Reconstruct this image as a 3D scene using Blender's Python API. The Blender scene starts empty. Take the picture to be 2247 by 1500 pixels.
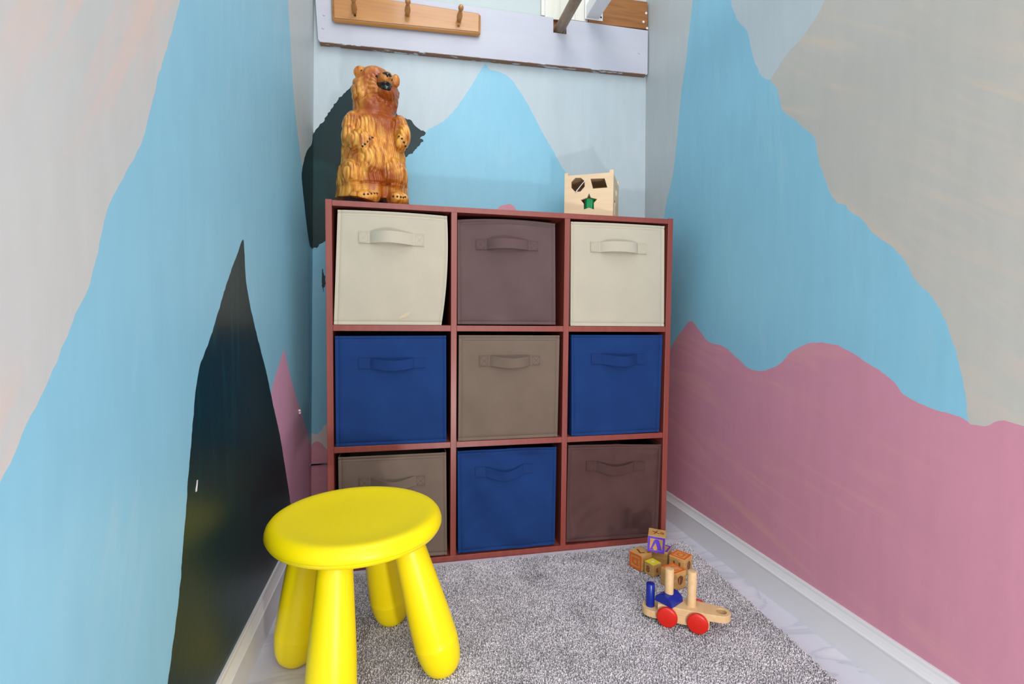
import bpy, bmesh, math, random
import numpy as np
from mathutils import Vector, Matrix, noise
from mathutils.geometry import delaunay_2d_cdt
from mathutils.bvhtree import BVHTree
random.seed(7); np.random.seed(7)
SC = bpy.context.scene
COL = SC.collection
R = math.radians

# ------------------------------------------------------------------ camera
CP = Vector((0.1801, -1.2668, 0.635))
RM = Matrix(((0.97662265, 0.21495543, 0.00153637),
             (-0.21477287, 0.97544448, 0.04879223),
             (0.00898951, -0.04798157, 0.99880777)))
F = 1090.1
def ray(u, v):
    return RM @ Vector(((u - 1123.5) / F, 1, -(v - 750) / F))
def at(u, v, ax, val):
    d = ray(u, v); t = (val - CP[ax]) / d[ax]
    return CP + d * t
def onplane(u, v, o, n):
    d = ray(u, v); t = ((o - CP).dot(n)) / d.dot(n)
    return CP + d * t
cam = bpy.data.objects.new('camera', bpy.data.cameras.new('camera'))
COL.objects.link(cam); SC.camera = cam
m = Matrix.Identity(4)
for i in range(3):
    m[i][0] = RM[i][0]; m[i][1] = RM[i][2]; m[i][2] = -RM[i][1]; m[i][3] = CP[i]
cam.matrix_world = m
cam.data.sensor_width = 36; cam.data.lens = 36 * F / 2247
cam.data.clip_start = 0.02

# ------------------------------------------------------------------ materials
def hx(r, g, b):
    f = lambda c: (c / 255 / 12.92) if c / 255 <= .04045 else ((c / 255 + .055) / 1.055) ** 2.4
    return (f(r), f(g), f(b), 1)
def mat(name, col, rough=.5, spec=.5, bump=0, bscale=200, var=None, vscale=(8, 8, 8), vamt=.5,
        streak=None, sdist=0, sscale=(30, 4, 4), srot=(0, 0, 0), sthr=(.6, .75), samt=.5, metallic=0, coat=0,
        var2=None, v2scale=(60, 60, 60), v2amt=.4, detail=4, bdist=.001, bstretch=(1, 1, 1), croug=.1):
    M = bpy.data.materials.new(name); M.use_nodes = True
    N = M.node_tree.nodes; L = M.node_tree.links
    b = N['Principled BSDF']
    b.inputs['Roughness'].default_value = rough
    b.inputs['Specular IOR Level'].default_value = spec
    b.inputs['Metallic'].default_value = metallic
    b.inputs['Coat Weight'].default_value = coat
    b.inputs['Coat Roughness'].default_value = croug
    tc = N.new('ShaderNodeTexCoord')
    cur = N.new('ShaderNodeRGB'); cur.outputs[0].default_value = col; out = cur.outputs[0]
    def layer(out, c2, sc, rot, thr, amt, det, dist=0):
        mp = N.new('ShaderNodeMapping'); mp.inputs['Scale'].default_value = sc
        mp.inputs['Rotation'].default_value = rot
        mp0 = N.new('ShaderNodeMapping'); mp0.inputs['Rotation'].default_value = rot
        L.new(tc.outputs['Object'], mp0.inputs[0])
        mp.inputs['Rotation'].default_value = (0, 0, 0)
        L.new(mp0.outputs[0], mp.inputs[0])
        nz = N.new('ShaderNodeTexNoise'); nz.inputs['Scale'].default_value = 1
        nz.inputs['Detail'].default_value = det; nz.inputs['Roughness'].default_value = .6; nz.inputs['Distortion'].default_value = dist
        L.new(mp.outputs[0], nz.inputs['Vector'])
        mr = N.new('ShaderNodeMapRange'); mr.inputs[1].default_value = thr[0]; mr.inputs[2].default_value = thr[1]
        mr.inputs[3].default_value = 0; mr.inputs[4].default_value = amt
        L.new(nz.outputs[0], mr.inputs[0])
        fac = mr.outputs[0]
        if dist:
            n2 = N.new('ShaderNodeTexNoise'); n2.inputs['Scale'].default_value = 3.2; n2.inputs['Detail'].default_value = 1
            L.new(tc.outputs['Object'], n2.inputs['Vector'])
            m2 = N.new('ShaderNodeMapRange'); m2.inputs[1].default_value = .36; m2.inputs[2].default_value = .60
            L.new(n2.outputs[0], m2.inputs[0])
            mu = N.new('ShaderNodeMath'); mu.operation = 'MULTIPLY'; L.new(fac, mu.inputs[0]); L.new(m2.outputs[0], mu.inputs[1]); fac = mu.outputs[0]
        mx = N.new('ShaderNodeMix'); mx.data_type = 'RGBA'
        L.new(fac, mx.inputs[0]); L.new(out, mx.inputs[6]); mx.inputs[7].default_value = c2
        return mx.outputs[2]
    if var: out = layer(out, var, vscale, (0, 0, 0), (.35, .65), vamt, detail)
    if var2: out = layer(out, var2, v2scale, (0, 0, 0), (.4, .65), v2amt, 3)
    if streak: out = layer(out, streak, sscale, srot, sthr, samt, 5, sdist)
    L.new(out, b.inputs['Base Color'])
    if bump:
        mp = N.new('ShaderNodeMapping'); mp.inputs['Scale'].default_value = bstretch
        L.new(tc.outputs['Object'], mp.inputs[0])
        nz = N.new('ShaderNodeTexNoise'); nz.inputs['Scale'].default_value = bscale; nz.inputs['Detail'].default_value = 3
        L.new(mp.outputs[0], nz.inputs['Vector'])
        bp = N.new('ShaderNodeBump'); bp.inputs['Strength'].default_value = bump; bp.inputs['Distance'].default_value = bdist
        L.new(nz.outputs[0], bp.inputs['Height']); L.new(bp.outputs[0], b.inputs['Normal'])
    return M

PEACH = hx(214, 184, 172)
def paint(name, c, st, amt=.45, rot=R(35), sx=3, thr=(.52, .80), rough=.45, spec=.4, hor=False):
    return mat(name, c, rough=rough, spec=spec, bump=.25, bscale=90, bdist=.0008,
               var=tuple(min(1, x * 1.10) for x in c[:3]) + (1,), vscale=(2.5, 2.5, 2.5), vamt=.5,
               var2=tuple(x * .92 for x in c[:3]) + (1,), v2scale=(40, 40, 8), v2amt=.35,
               streak=st, sscale=(6, sx, sx * 9) if hor else (6, sx * 9, sx), srot=(rot, 0, 0), sdist=.8, sthr=thr, samt=amt)
P_BLUE = paint('sky_blue_paint', hx(136, 194, 218), hx(170, 206, 220), .5, R(10))
P_GREYL = paint('grey_paint_over_peach', hx(194, 197, 196), hx(226, 190, 176), 1, R(30), thr=(.42, .66))
P_TAUPE = paint('warm_grey_paint', hx(186, 185, 179), hx(208, 192, 176), .65, R(-38), thr=(.46, .70), hor=True)
P_GREYC = paint('cool_grey_paint', hx(188, 196, 198), hx(200, 198, 198), .5, R(5))
P_PALE = paint('pale_blue_grey_paint', hx(184, 198, 205), hx(198, 200, 208), .6, R(20))
P_PINK = paint('dusty_pink_paint', hx(202, 140, 160), hx(214, 160, 156), .65, R(-12), thr=(.48, .72), hor=True)
P_GREEN = paint('dark_green_paint', hx(4, 42, 46), hx(14, 90, 92), .5, R(-4), sx=3, thr=(.52, .75), rough=.34, spec=.30)
P_PEACH = mat('bare_peach_paint', hx(212, 178, 168), .5)
P_WALLUP = mat('pale_wall_above_cleat', hx(184, 196, 196), .5)
M_BASE = mat('white_trim_paint', hx(222, 222, 226), .3, .5)
M_CEIL = mat('ceiling_paint', hx(225, 225, 225), .8)
M_CLEAT = mat('white_brushed_paint', hx(192, 194, 206), .4, .4, bump=.3, bscale=60, bstretch=(1, 1, 6), bdist=.001,
              var=hx(180, 184, 200), vscale=(3, 20, 20), vamt=.5)
M_WORN = mat('worn_brown_edge', hx(134, 100, 78), .6, streak=hx(186, 204, 212), sscale=(16, 50, 50), sthr=(.55, .58), samt=1)
M_OAK = mat('varnished_oak', hx(186, 128, 66), .3, .5, var=hx(160, 102, 48), vscale=(6, 120, 120), vamt=.6, coat=.4,
            var2=hx(200, 146, 84), v2scale=(3, 30, 30), v2amt=.5)
M_PINE = mat('stained_board_wood', hx(160, 106, 54), .5, var=hx(122, 76, 36), vscale=(5, 80, 90), vamt=.8)
M_MAHOG = mat('mahogany_laminate', hx(146, 70, 60), .35, .5, var=hx(122, 52, 46), vscale=(60, 60, 3), vamt=.5)
M_DARK = mat('dark_mahogany_inside', hx(60, 26, 24), .5)
M_YEL = mat('yellow_plastic', hx(255, 230, 4), .38, .4, bump=.04, bscale=500, bdist=.0005)
M_RED = mat('red_paint', hx(206, 34, 22), .3, .5)
M_NAVY = mat('blue_toy_paint', hx(16, 38, 140), .25, .5)
M_BEECH = mat('pale_beech', hx(222, 188, 142), .5, .3, var=hx(208, 168, 120), vscale=(80, 10, 80), vamt=.6)
M_PLY = mat('pale_plywood', hx(232, 208, 174), .5, .3, var=hx(220, 190, 150), vscale=(8, 8, 50), vamt=.6)
M_BLOCKW = mat('toy_block_wood', hx(214, 170, 106), .5, .3, var=hx(190, 138, 74), vscale=(40, 40, 180), vamt=.7)
M_ORANGE = mat('orange_ink', hx(232, 104, 28), .5)
M_PURPLE = mat('purple_ink', hx(100, 66, 206), .5)
M_YINK = mat('yellow_ink', hx(226, 214, 44), .5)
M_BROWNINK = mat('scorched_brown', hx(128, 72, 40), .6)
M_WHITE = mat('white_plastic', hx(235, 235, 238), .35)
M_BLACK = mat('black_gloss', hx(10, 10, 12), .18, .6)
M_CLAW = mat('black_dot', hx(14, 12, 12), .4)
M_CREAMB = mat('cream_board', hx(216, 214, 202), .5, var=hx(226, 226, 220), vscale=(30, 30, 5), vamt=.6)
M_ROD = mat('tarnished_rod', hx(160, 136, 112), .5, .4, var=hx(96, 92, 84), vscale=(20, 14, 20), vamt=.8, var2=hx(140, 98, 62), v2scale=(40, 18, 40), v2amt=.7)
M_PINKB = mat('pink_toy_paint', hx(206, 30, 96), .4)
M_GREENB = mat('green_toy_paint', hx(14, 146, 84), .3)
M_YELB = mat('yellow_toy_paint', hx(232, 206, 24), .4)
M_BARK = mat('dark_bark', hx(44, 30, 26), .8, bump=.5, bscale=120)
M_LABEL = mat('screw_head_white', hx(230, 230, 230), .4)

def fabric(name, c, c2):
    return mat(name, c, rough=.85, spec=.2, bump=.35, bscale=900, bdist=.0006, var=c2, vscale=(9, 9, 9), vamt=.55,
               var2=tuple(x * .9 for x in c[:3]) + (1,), v2scale=(500, 500, 500), v2amt=.5)
FAB = {'cream': fabric('cream_fabric', hx(196, 187, 168), hx(186, 179, 162)),
       'brown': fabric('plum_brown_fabric', hx(104, 84, 84), hx(92, 72, 72)),
       'taupe': fabric('taupe_brown_fabric', hx(122, 106, 94), hx(108, 92, 80)),
       'blue': fabric('navy_blue_fabric', hx(26, 60, 118), hx(20, 50, 102)),
       'choc': fabric('chocolate_fabric', hx(92, 66, 64), hx(78, 56, 54))}
STI = {'cream': mat('cream_thread', hx(182, 174, 150), .8), 'brown': mat('plum_thread', hx(70, 54, 54), .8),
       'taupe': mat('taupe_thread', hx(78, 66, 56), .8), 'blue': mat('blue_thread', hx(18, 44, 100), .8),
       'choc': mat('chocolate_thread', hx(62, 44, 42), .8)}

# marble look floor
def floor_mat():
    M = bpy.data.materials.new('marble_look_vinyl'); M.use_nodes = True
    N = M.node_tree.nodes; L = M.node_tree.links; b = N['Principled BSDF']
    b.inputs['Roughness'].default_value = .32
    tc = N.new('ShaderNodeTexCoord'); mp = N.new('ShaderNodeMapping'); mp.inputs['Scale'].default_value = (2, 5, 1)
    mp.inputs['Rotation'].default_value = (0, 0, R(25))
    L.new(tc.outputs['Object'], mp.inputs[0])
    nz = N.new('ShaderNodeTexNoise'); nz.inputs['Scale'].default_value = 1.5; nz.inputs['Detail'].default_value = 8
    nz.inputs['Distortion'].default_value = 1.2; L.new(mp.outputs[0], nz.inputs['Vector'])
    r = N.new('ShaderNodeValToRGB'); e = r.color_ramp.elements
    e[0].position = .40; e[0].color = hx(214, 214, 226); e[1].position = .60; e[1].color = hx(222, 220, 230)
    n = e.new(.5); n.color = hx(214, 213, 225); n = e.new(.52); n.color = hx(196, 196, 210); n = e.new(.55); n.color = hx(212, 211, 223)
    L.new(nz.outputs[0], r.inputs[0]); L.new(r.outputs[0], b.inputs['Base Color'])
    return M
M_FLOOR = floor_mat()

def attr_mat(name, rough, fn):
    M = bpy.data.materials.new(name); M.use_nodes = True
    N = M.node_tree.nodes; L = M.node_tree.links; b = N['Principled BSDF']
    b.inputs['Roughness'].default_value = rough
    fn(N, L, b); return M
def rugfn(N, L, b):
    b.inputs['Specular IOR Level'].default_value = .15
    a = N.new('ShaderNodeAttribute'); a.attribute_name = 'tuft'
    r = N.new('ShaderNodeValToRGB'); e = r.color_ramp.elements
    e[0].position = 0; e[0].color = hx(150, 146, 150); e[1].position = 1; e[1].color = hx(244, 240, 244)
    n = e.new(.5); n.color = hx(212, 207, 213)
    L.new(a.outputs['Fac'], r.inputs[0]); L.new(r.outputs[0], b.inputs['Base Color'])
M_RUG = attr_mat('grey_tufted_pile', .95, rugfn)
def bearfn(N, L, b):
    b.inputs['Coat Weight'].default_value = .3; b.inputs['Coat Roughness'].default_value = .2; b.inputs['Specular IOR Level'].default_value = .35
    tc = N.new('ShaderNodeTexCoord'); mp = N.new('ShaderNodeMapping'); mp.inputs['Scale'].default_value = (110, 110, 16)
    L.new(tc.outputs['Object'], mp.inputs[0])
    nz = N.new('ShaderNodeTexNoise'); nz.inputs['Scale'].default_value = 1; nz.inputs['Detail'].default_value = 5
    L.new(mp.outputs[0], nz.inputs['Vector'])
    r = N.new('ShaderNodeValToRGB'); e = r.color_ramp.elements
    e[0].position = .32; e[0].color = hx(150, 80, 24); e[1].position = .70; e[1].color = hx(240, 186, 90)
    n = e.new(.5); n.color = hx(218, 144, 50)
    L.new(nz.outputs[0], r.inputs[0])
    a = N.new('ShaderNodeAttribute'); a.attribute_name = 'stain'
    nz2 = N.new('ShaderNodeTexNoise'); nz2.inputs['Scale'].default_value = 60; nz2.inputs['Detail'].default_value = 3
    L.new(tc.outputs['Object'], nz2.inputs['Vector'])
    ad = N.new('ShaderNodeMath'); ad.operation = 'MULTIPLY_ADD'; ad.inputs[1].default_value = .7; ad.inputs[2].default_value = -.35
    L.new(nz2.outputs[0], ad.inputs[0])
    su = N.new('ShaderNodeMath'); su.operation = 'ADD'; su.use_clamp = True
    L.new(a.outputs['Fac'], su.inputs[0]); L.new(ad.outputs[0], su.inputs[1])
    mx = N.new('ShaderNodeMix'); mx.data_type = 'RGBA'; mx.inputs[7].default_value = hx(156, 70, 12)
    L.new(su.outputs[0], mx.inputs[0]); L.new(r.outputs[0], mx.inputs[6])
    L.new(mx.outputs[2], b.inputs['Base Color'])
M_BEAR = attr_mat('carved_varnished_wood', .4, bearfn)

# ------------------------------------------------------------------ object helpers
def link(name, me, parent=None, mats=(), smooth=False, auto=None):
    o = bpy.data.objects.new(name, me); COL.objects.link(o)
    for mm in mats: me.materials.append(mm)
    if smooth:
        me.polygons.foreach_set('use_smooth', [True] * len(me.polygons))
    if auto is not None:
        me.set_sharp_from_angle(angle=R(auto))
    if parent: o.parent = parent
    return o
def mk(name, V, Fc, m, parent=None, smooth=False, world=False, auto=None, midx=None):
    """build a mesh; world=True: coordinates are world, moved into the parent's frame"""
    if world and parent is not None:
        inv = parent.matrix_basis.inverted()
        V = [inv @ Vector(v) for v in V]
    me = bpy.data.meshes.new(name); me.from_pydata([tuple(v) for v in V], [], Fc)
    ms = m if isinstance(m, (list, tuple)) else (m,)
    o = link(name, me, parent, ms, smooth, auto)
    if midx: me.polygons.foreach_set('material_index', midx)
    me.update(); return o
def from_bm(name, bm, m, parent=None, smooth=False, auto=None):
    me = bpy.data.meshes.new(name); bm.normal_update(); bm.to_mesh(me); bm.free()
    ms = m if isinstance(m, (list, tuple)) else (m,)
    return link(name, me, parent, ms, smooth, auto)
def empty(name, loc, rz=0, label=None, cat=None, group=None, rot=None):
    o = bpy.data.objects.new(name, None); COL.objects.link(o); o.empty_display_size = .05
    o.location = loc; o.rotation_euler = rot if rot else (0, 0, rz)
    bpy_fix = Matrix.LocRotScale(Vector(loc), o.rotation_euler, None); o.matrix_basis = bpy_fix
    tag(o, label, cat, group); return o
def tag(o, label=None, cat=None, group=None, kind=None):
    if label: o['label'] = label
    if cat: o['category'] = cat
    if group: o['group'] = group
    if kind: o['kind'] = kind
    return o
def boxbm(x0, x1, y0, y1, z0, z1, bev=0, seg=2, bm=None):
    b2 = bmesh.new()
    bmesh.ops.create_cube(b2, size=1, matrix=Matrix.LocRotScale(Vector(((x0 + x1) / 2, (y0 + y1) / 2, (z0 + z1) / 2)), None, Vector((x1 - x0, y1 - y0, z1 - z0))))
    if bev: bmesh.ops.bevel(b2, geom=b2.edges[:], offset=bev, segments=seg, affect='EDGES', profile=.5)
    if bm is None: return b2
    me = bpy.data.meshes.new('t'); b2.to_mesh(me); b2.free(); bm.from_mesh(me); bpy.data.meshes.remove(me); return bm
def lathe(prof, seg=40, M4=Matrix.Identity(4)):
    bm = bmesh.new(); rings = []
    for r, z in prof:
        if r < 1e-6: rings.append([bm.verts.new(M4 @ Vector((0, 0, z)))])
        else: rings.append([bm.verts.new(M4 @ Vector((r * math.cos(2 * math.pi * i / seg), r * math.sin(2 * math.pi * i / seg), z))) for i in range(seg)])
    for a, b in zip(rings, rings[1:]):
        for i in range(seg):
            j = (i + 1) % seg
            q = [a[i % len(a)], a[j % len(a)], b[j % len(b)], b[i % len(b)]]
            q2 = []
            for v in q:
                if v not in q2: q2.append(v)
            if len(q2) > 2: bm.faces.new(q2)
    bmesh.ops.recalc_face_normals(bm, faces=bm.faces)
    return bm
def axis_to(d):
    return Vector(d).to_track_quat('Z', 'Y').to_matrix().to_4x4()
def prism_local(pts, h, holes=()):
    """2-D outline with holes -> verts, faces extruded 0..h along local z"""
    vs = []; es = []
    for loop in [pts] + list(holes):
        s = len(vs); vs += [Vector(p) for p in loop]; n = len(loop)
        es += [(s + i, s + (i + 1) % n) for i in range(n)]
    ov, oe, of, *_ = delaunay_2d_cdt(vs, es, [], 0, 1e-7)
    def inside(p, poly):
        c = False; n = len(poly)
        for i in range(n):
            a = poly[i]; b = poly[(i + 1) % n]
            if (a[1] > p[1]) != (b[1] > p[1]) and p[0] < (b[0] - a[0]) * (p[1] - a[1]) / (b[1] - a[1]) + a[0]: c = not c
        return c
    tris = []
    for f in of:
        c = sum((ov[i] for i in f), Vector((0, 0))) / len(f)
        if inside(c, pts) and not any(inside(c, h_) for h_ in holes): tris.append(list(f))
    n = len(ov)
    V = [(v[0], v[1], 0) for v in ov] + [(v[0], v[1], h) for v in ov]
    Fc = [t[::-1] for t in tris] + [[i + n for i in t] for t in tris]
    cnt = {}
    for t in tris:
        for i in range(len(t)):
            a, b = t[i], t[(i + 1) % len(t)]; cnt[(a, b)] = 1
    for (a, b) in list(cnt):
        if (b, a) not in cnt: Fc.append([a, b, b + n, a + n])
    return V, Fc
def prism(name, pts, h, m, parent, M4=Matrix.Identity(4), holes=(), world=False, smooth=False, bevel=0):
    V, Fc = prism_local(pts, h, holes)
    V = [M4 @ Vector(v) for v in V]
    o = mk(name, V, Fc, m, parent, world=world, smooth=smooth, auto=30 if smooth else None)
    if bevel:
        md = o.modifiers.new('b', 'BEVEL'); md.width = bevel; md.segments = 2; md.limit_method = 'ANGLE'; md.angle_limit = R(40)
    return o
def arc(cx, cy, r, a0, a1, n):
    return [(cx + r * math.cos(R(a0 + (a1 - a0) * i / n)), cy + r * math.sin(R(a0 + (a1 - a0) * i / n))) for i in range(n + 1)]
def glyph(name, ch, size, M4, m, parent, ext=.0003, sx=1):
    cu = bpy.data.curves.new('g', 'FONT'); cu.body = ch; cu.size = size; cu.extrude = ext; cu.align_x = 'CENTER'; cu.align_y = 'CENTER'; cu.offset = size * .018
    t = bpy.data.objects.new('g', cu); COL.objects.link(t)
    dg = bpy.context.evaluated_depsgraph_get(); me = bpy.data.meshes.new_from_object(t.evaluated_get(dg))
    bpy.data.objects.remove(t); bpy.data.curves.remove(cu)
    V = [v.co.copy() for v in me.vertices]
    cx = (max(v.x for v in V) + min(v.x for v in V)) / 2; cy = (max(v.y for v in V) + min(v.y for v in V)) / 2
    for v in me.vertices: v.co = M4 @ Vector(((v.co.x - cx) * sx, v.co.y - cy, v.co.z))
    me.materials.clear()
    return link(name, me, parent, (m,))

# ------------------------------------------------------------------ room
YB = .325; ZT = 2.35; YF = -1.75
XLf = lambda z: -.0955 + .0156 * z
XRf = lambda z: 1.012 - .0165 * z
NL = Vector((1, 0, -.0156)); OL = Vector((-.0955, 0, 0))
NR = Vector((-1, 0, -.0165)); OR_ = Vector((1.012, 0, 0))
pxL = lambda u, v: (lambda q: (q.y, q.z))(onplane(u, v, OL, NL))
pxR = lambda u, v: (lambda q: (q.y, q.z))(onplane(u, v, OR_, NR))
pxB = lambda u, v: (lambda q: (q.x, q.z))(at(u, v, 1, YB))
def smooth_path(pts, step=.006, jit=.0009):
    out = []; n = len(pts)
    for i in range(n - 1):
        p0 = pts[max(i - 1, 0)]; p1 = pts[i]; p2 = pts[i + 1]; p3 = pts[min(i + 2, n - 1)]
        d = math.hypot(p2[0] - p1[0], p2[1] - p1[1]); k = max(1, int(d / step))
        for j in range(k):
            t = j / k
            q = [.5 * ((2 * p1[a]) + (-p0[a] + p2[a]) * t + (2 * p0[a] - 5 * p1[a] + 4 * p2[a] - p3[a]) * t * t + (-p0[a] + 3 * p1[a] - 3 * p2[a] + p3[a]) * t ** 3) for a in (0, 1)]
            s = noise.noise(Vector((q[0] * 70, q[1] * 70, 3))) * jit * 1.6 + random.uniform(-1, 1) * jit * .45
            nx, ny = -(p2[1] - p1[1]) / (d + 1e-9), (p2[0] - p1[0]) / (d + 1e-9)
            out.append((q[0] + nx * s, q[1] + ny * s))
    out.append(pts[-1]); return out
JIT = {}
def mural(name, to3, rect, regions, mats, back):
    x0, x1, z0, z1 = rect
    cl = lambda p: (min(max(p[0], x0), x1), min(max(p[1], z0), z1))
    vs = []; es = []
    def add(loop):
        s = len(vs); vs.extend(Vector(p) for p in loop); n = len(loop)
        es.extend((s + i, s + (i + 1) % n) for i in range(n))
    add([(x0, z0), (x1, z0), (x1, z1), (x0, z1)])
    polys = []
    for mi, px, extra in regions:
        lp = [cl(p) for p in smooth_path(px, .004 if (name, mi) in JIT else .006, JIT.get((name, mi), .0011))] + [cl(p) for p in extra]
        l2 = [lp[0]]
        for p in lp[1:]:
            if math.hypot(p[0] - l2[-1][0], p[1] - l2[-1][1]) > 1e-4: l2.append(p)
        polys.append((mi, l2)); add(l2)
    # interior points so that long thin triangles do not occur
    ov, oe, of, *_ = delaunay_2d_cdt(vs, es, [], 0, 1e-6)
    A = [(mi, np.array(p)) for mi, p in polys]
    def ins(px, py, P):
        a = P; b = np.roll(P, -1, axis=0)
        c = (a[:, 1] > py) != (b[:, 1] > py)
        with np.errstate(divide='ignore', invalid='ignore'):
            xi = (b[:, 0] - a[:, 0]) * (py - a[:, 1]) / (b[:, 1] - a[:, 1]) + a[:, 0]
        return (np.count_nonzero(c & (px < xi)) % 2) == 1
    Fc = []; mi_l = []
    for f in of:
        c = sum((ov[i] for i in f), Vector((0, 0))) / 3; mi = 0
        for k, P in A:
            if ins(c.x, c.y, P): mi = k
        Fc.append(list(f)); mi_l.append(mi)
    V = [to3(v[0], v[1]) for v in ov]
    # flip if needed so the painted side looks into the room
    a, b, c = (Vector(V[i]) for i in Fc[0]); nrm = (b - a).cross(c - a)
    if nrm.dot(Vector(back)) > 0: Fc = [f[::-1] for f in Fc]
    n = len(V); bk = Vector(back)
    cor = [Vector(to3(*p)) for p in ((x0, z0), (x1, z0), (x1, z1), (x0, z1))]
    V += [tuple(q) for q in cor] + [tuple(q + bk) for q in cor]
    Fc += [[n + 4, n + 5, n + 6, n + 7]] + [[n + i, n + (i + 1) % 4, n + 4 + (i + 1) % 4, n + 4 + i] for i in range(4)]
    mi_l += [0] * 5
    return tag(mk(name, V, Fc, mats, midx=mi_l), kind='structure')
P_PINK_LIT = paint('lit_lilac_pink_paint', hx(216, 160, 188), hx(222, 180, 190), .6, R(10), thr=(.50, .78))  # same pink, more lilac, lightened: the left wall's light is put into the colour
MM = [P_BLUE, P_GREYL, P_GREYC, P_GREEN, P_PINK, P_PALE, P_TAUPE, P_WALLUP, P_PEACH, P_PINK_LIT]
mp_ = lambda f, pts: [f(*p) for p in pts]
# left wall
greyL = [(402, -40), (395, 0), (380, 60), (350, 160), (318, 290), (300, 335), (262, 405), (240, 450), (222, 515), (208, 580), (190, 640), (165, 690), (130, 780), (90, 870), (60, 930), (35, 990), (10, 1040), (-20, 1100), (-70, 1200)]
stripL = [(628, -60), (632, 0), (638, 100), (644, 200), (653, 290), (664, 375), (668, 420)]
grnLc = [(687, 288), (684, 315), (674, 330), (667, 352), (662, 385), (667, 440), (673, 495), (679, 535), (684, 546)]
coneL = [(350, 1620), (366, 1510), (374, 1455), (385, 1370), (395, 1290), (401, 1200), (408, 1120), (412, 1060), (418, 990), (424, 920), (430, 850), (440, 800), (463, 735), (480, 680), (498, 620), (518, 565), (534, 525),
         (538, 590), (545, 650), (565, 740), (583, 810), (600, 890), (615, 960), (628, 1040), (637, 1100), (643, 1160), (648, 1230)]
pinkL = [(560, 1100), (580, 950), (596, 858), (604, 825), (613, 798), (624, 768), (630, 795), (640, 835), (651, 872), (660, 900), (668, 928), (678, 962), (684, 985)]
mural('wall_left', lambda y, z: (XLf(z), y, z), (YF, YB, 0, ZT), [
    (1, mp_(pxL, greyL), [(YF, .2), (YF, ZT), (pxL(402, -40)[0] , ZT)]),
    (2, mp_(pxL, stripL), [(YB, pxL(684, 420)[1]), (YB, ZT), (pxL(628, -60)[0], ZT)]),
    (3, mp_(pxL, grnLc), [(YB, pxL(684, 546)[1]), (YB, pxL(687, 288)[1])]),
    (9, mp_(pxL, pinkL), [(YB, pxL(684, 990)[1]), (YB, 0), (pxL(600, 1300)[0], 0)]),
    (3, mp_(pxL, coneL), [(pxL(648, 1230)[0], 0), (pxL(350, 1620)[0], 0)]),
], MM, (-.1, 0, 0))
# back wall
blueB = [(905, 312), (925, 296), (940, 284), (970, 268), (990, 250), (1010, 224), (1030, 195), (1048, 165), (1058, 150), (1065, 139), (1074, 152), (1096, 158), (1120, 172), (1137, 195), (1156, 225), (1175, 260), (1196, 300), (1216, 335), (1237, 372), (1262, 402), (1300, 440), (1350, 480), (1420, 560)]
grnB = [(683, 546), (695, 543), (713, 530), (790, 500), (860, 440), (887, 352), (910, 331), (928, 308), (921, 303), (934, 293), (916, 280), (905, 269), (890, 259), (869, 249), (850, 215), (815, 165), (795, 168), (778, 182), (745, 215), (722, 246), (704, 272), (688, 294)]
greyB = [(684, 948), (695, 952), (706, 943), (720, 928), (800, 900), (960, 1000)]
pinkB = [(684, 975), (694, 968), (706, 972), (718, 985), (760, 1000), (900, 900), (1060, 520), (1108, 449), (1150, 500), (1250, 800), (1400, 900), (1440, 950)]
BL0 = at(697, 90, 1, YB).z
JIT[('wall_back', 3)] = .0030
mural('wall_back', lambda x, z: (x, YB, z), (XLf(0) - .02, XRf(0) + .02, 0, ZT), [
    (5, [(-.2, .9), (-.2, 1.56)], [(1.1, 1.56), (1.1, .5)]),
    (7, [(-.2, 1.55), (-.2, ZT)], [(1.1, ZT), (1.1, 1.55)]),
    (0, mp_(pxB, blueB), [(1.1, 0), (-.2, 0), (-.2, 1.0)]),
    (1, mp_(pxB, greyB), [(.5, 0), (-.2, 0)]),
    (4, mp_(pxB, pinkB), [(1.1, 0), (-.2, 0)]),
    (3, mp_(pxB, [(707, 588), (711, 592), (712, 632), (709, 640), (706, 620)]), []),
    (3, mp_(pxB, grnB), [(-.12, pxB(684, 300)[1]), (-.12, pxB(684, 546)[1])]),
], [MM[5]] + MM[1:5] + [MM[5]] + MM[6:] if False else MM, (0, .1, 0))
# right wall
stripR = [(1526, -60), (1520, 0), (1513, 61), (1504, 142), (1494, 213), (1487, 289), (1476, 385), (1463, 441), (1457, 476), (1450, 520)]
blueR = [(1596, -50), (1603, 0), (1612, 30), (1623, 51), (1638, 66), (1645, 91), (1651, 122), (1661, 147), (1674, 170), (1694, 177), (1704, 192), (1712, 223), (1719, 243), (1744, 263), (1775, 289), (1789, 304), (1793, 334), (1800, 365), (1813, 400), (1823, 425), (1841, 447), (1854, 449), (1861, 461), (1891, 481), (1917, 512), (1952, 537), (1982, 567), (2008, 613), (2038, 643), (2062, 679), (2080, 720), (2096, 768), (2108, 812), (2116, 848), (2122, 896), (2124, 932), (2128, 960)]
taupeR = [(1835, -50), (1810, 0), (1795, 30), (1765, 76), (1729, 116), (1704, 152), (1691, 176)]
pinkR = [(1450, 800), (1472, 764), (1482, 745), (1500, 720), (1514, 705), (1521, 707), (1536, 726), (1556, 750), (1588, 760), (1612, 780), (1640, 806), (1656, 812), (1680, 812), (1712, 797), (1736, 772), (1772, 754), (1800, 751), (1832, 756), (1864, 770), (1900, 794), (1936, 817), (1966, 842), (1976, 860), (2008, 880), (2056, 900), (2112, 916), (2130, 930), (2160, 934), (2180, 926), (2204, 922), (2247, 934), (2330, 950)]
taupe_poly = mp_(pxR, taupeR) + mp_(pxR, blueR[blueR.index((1694, 177)) + 1:])
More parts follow.
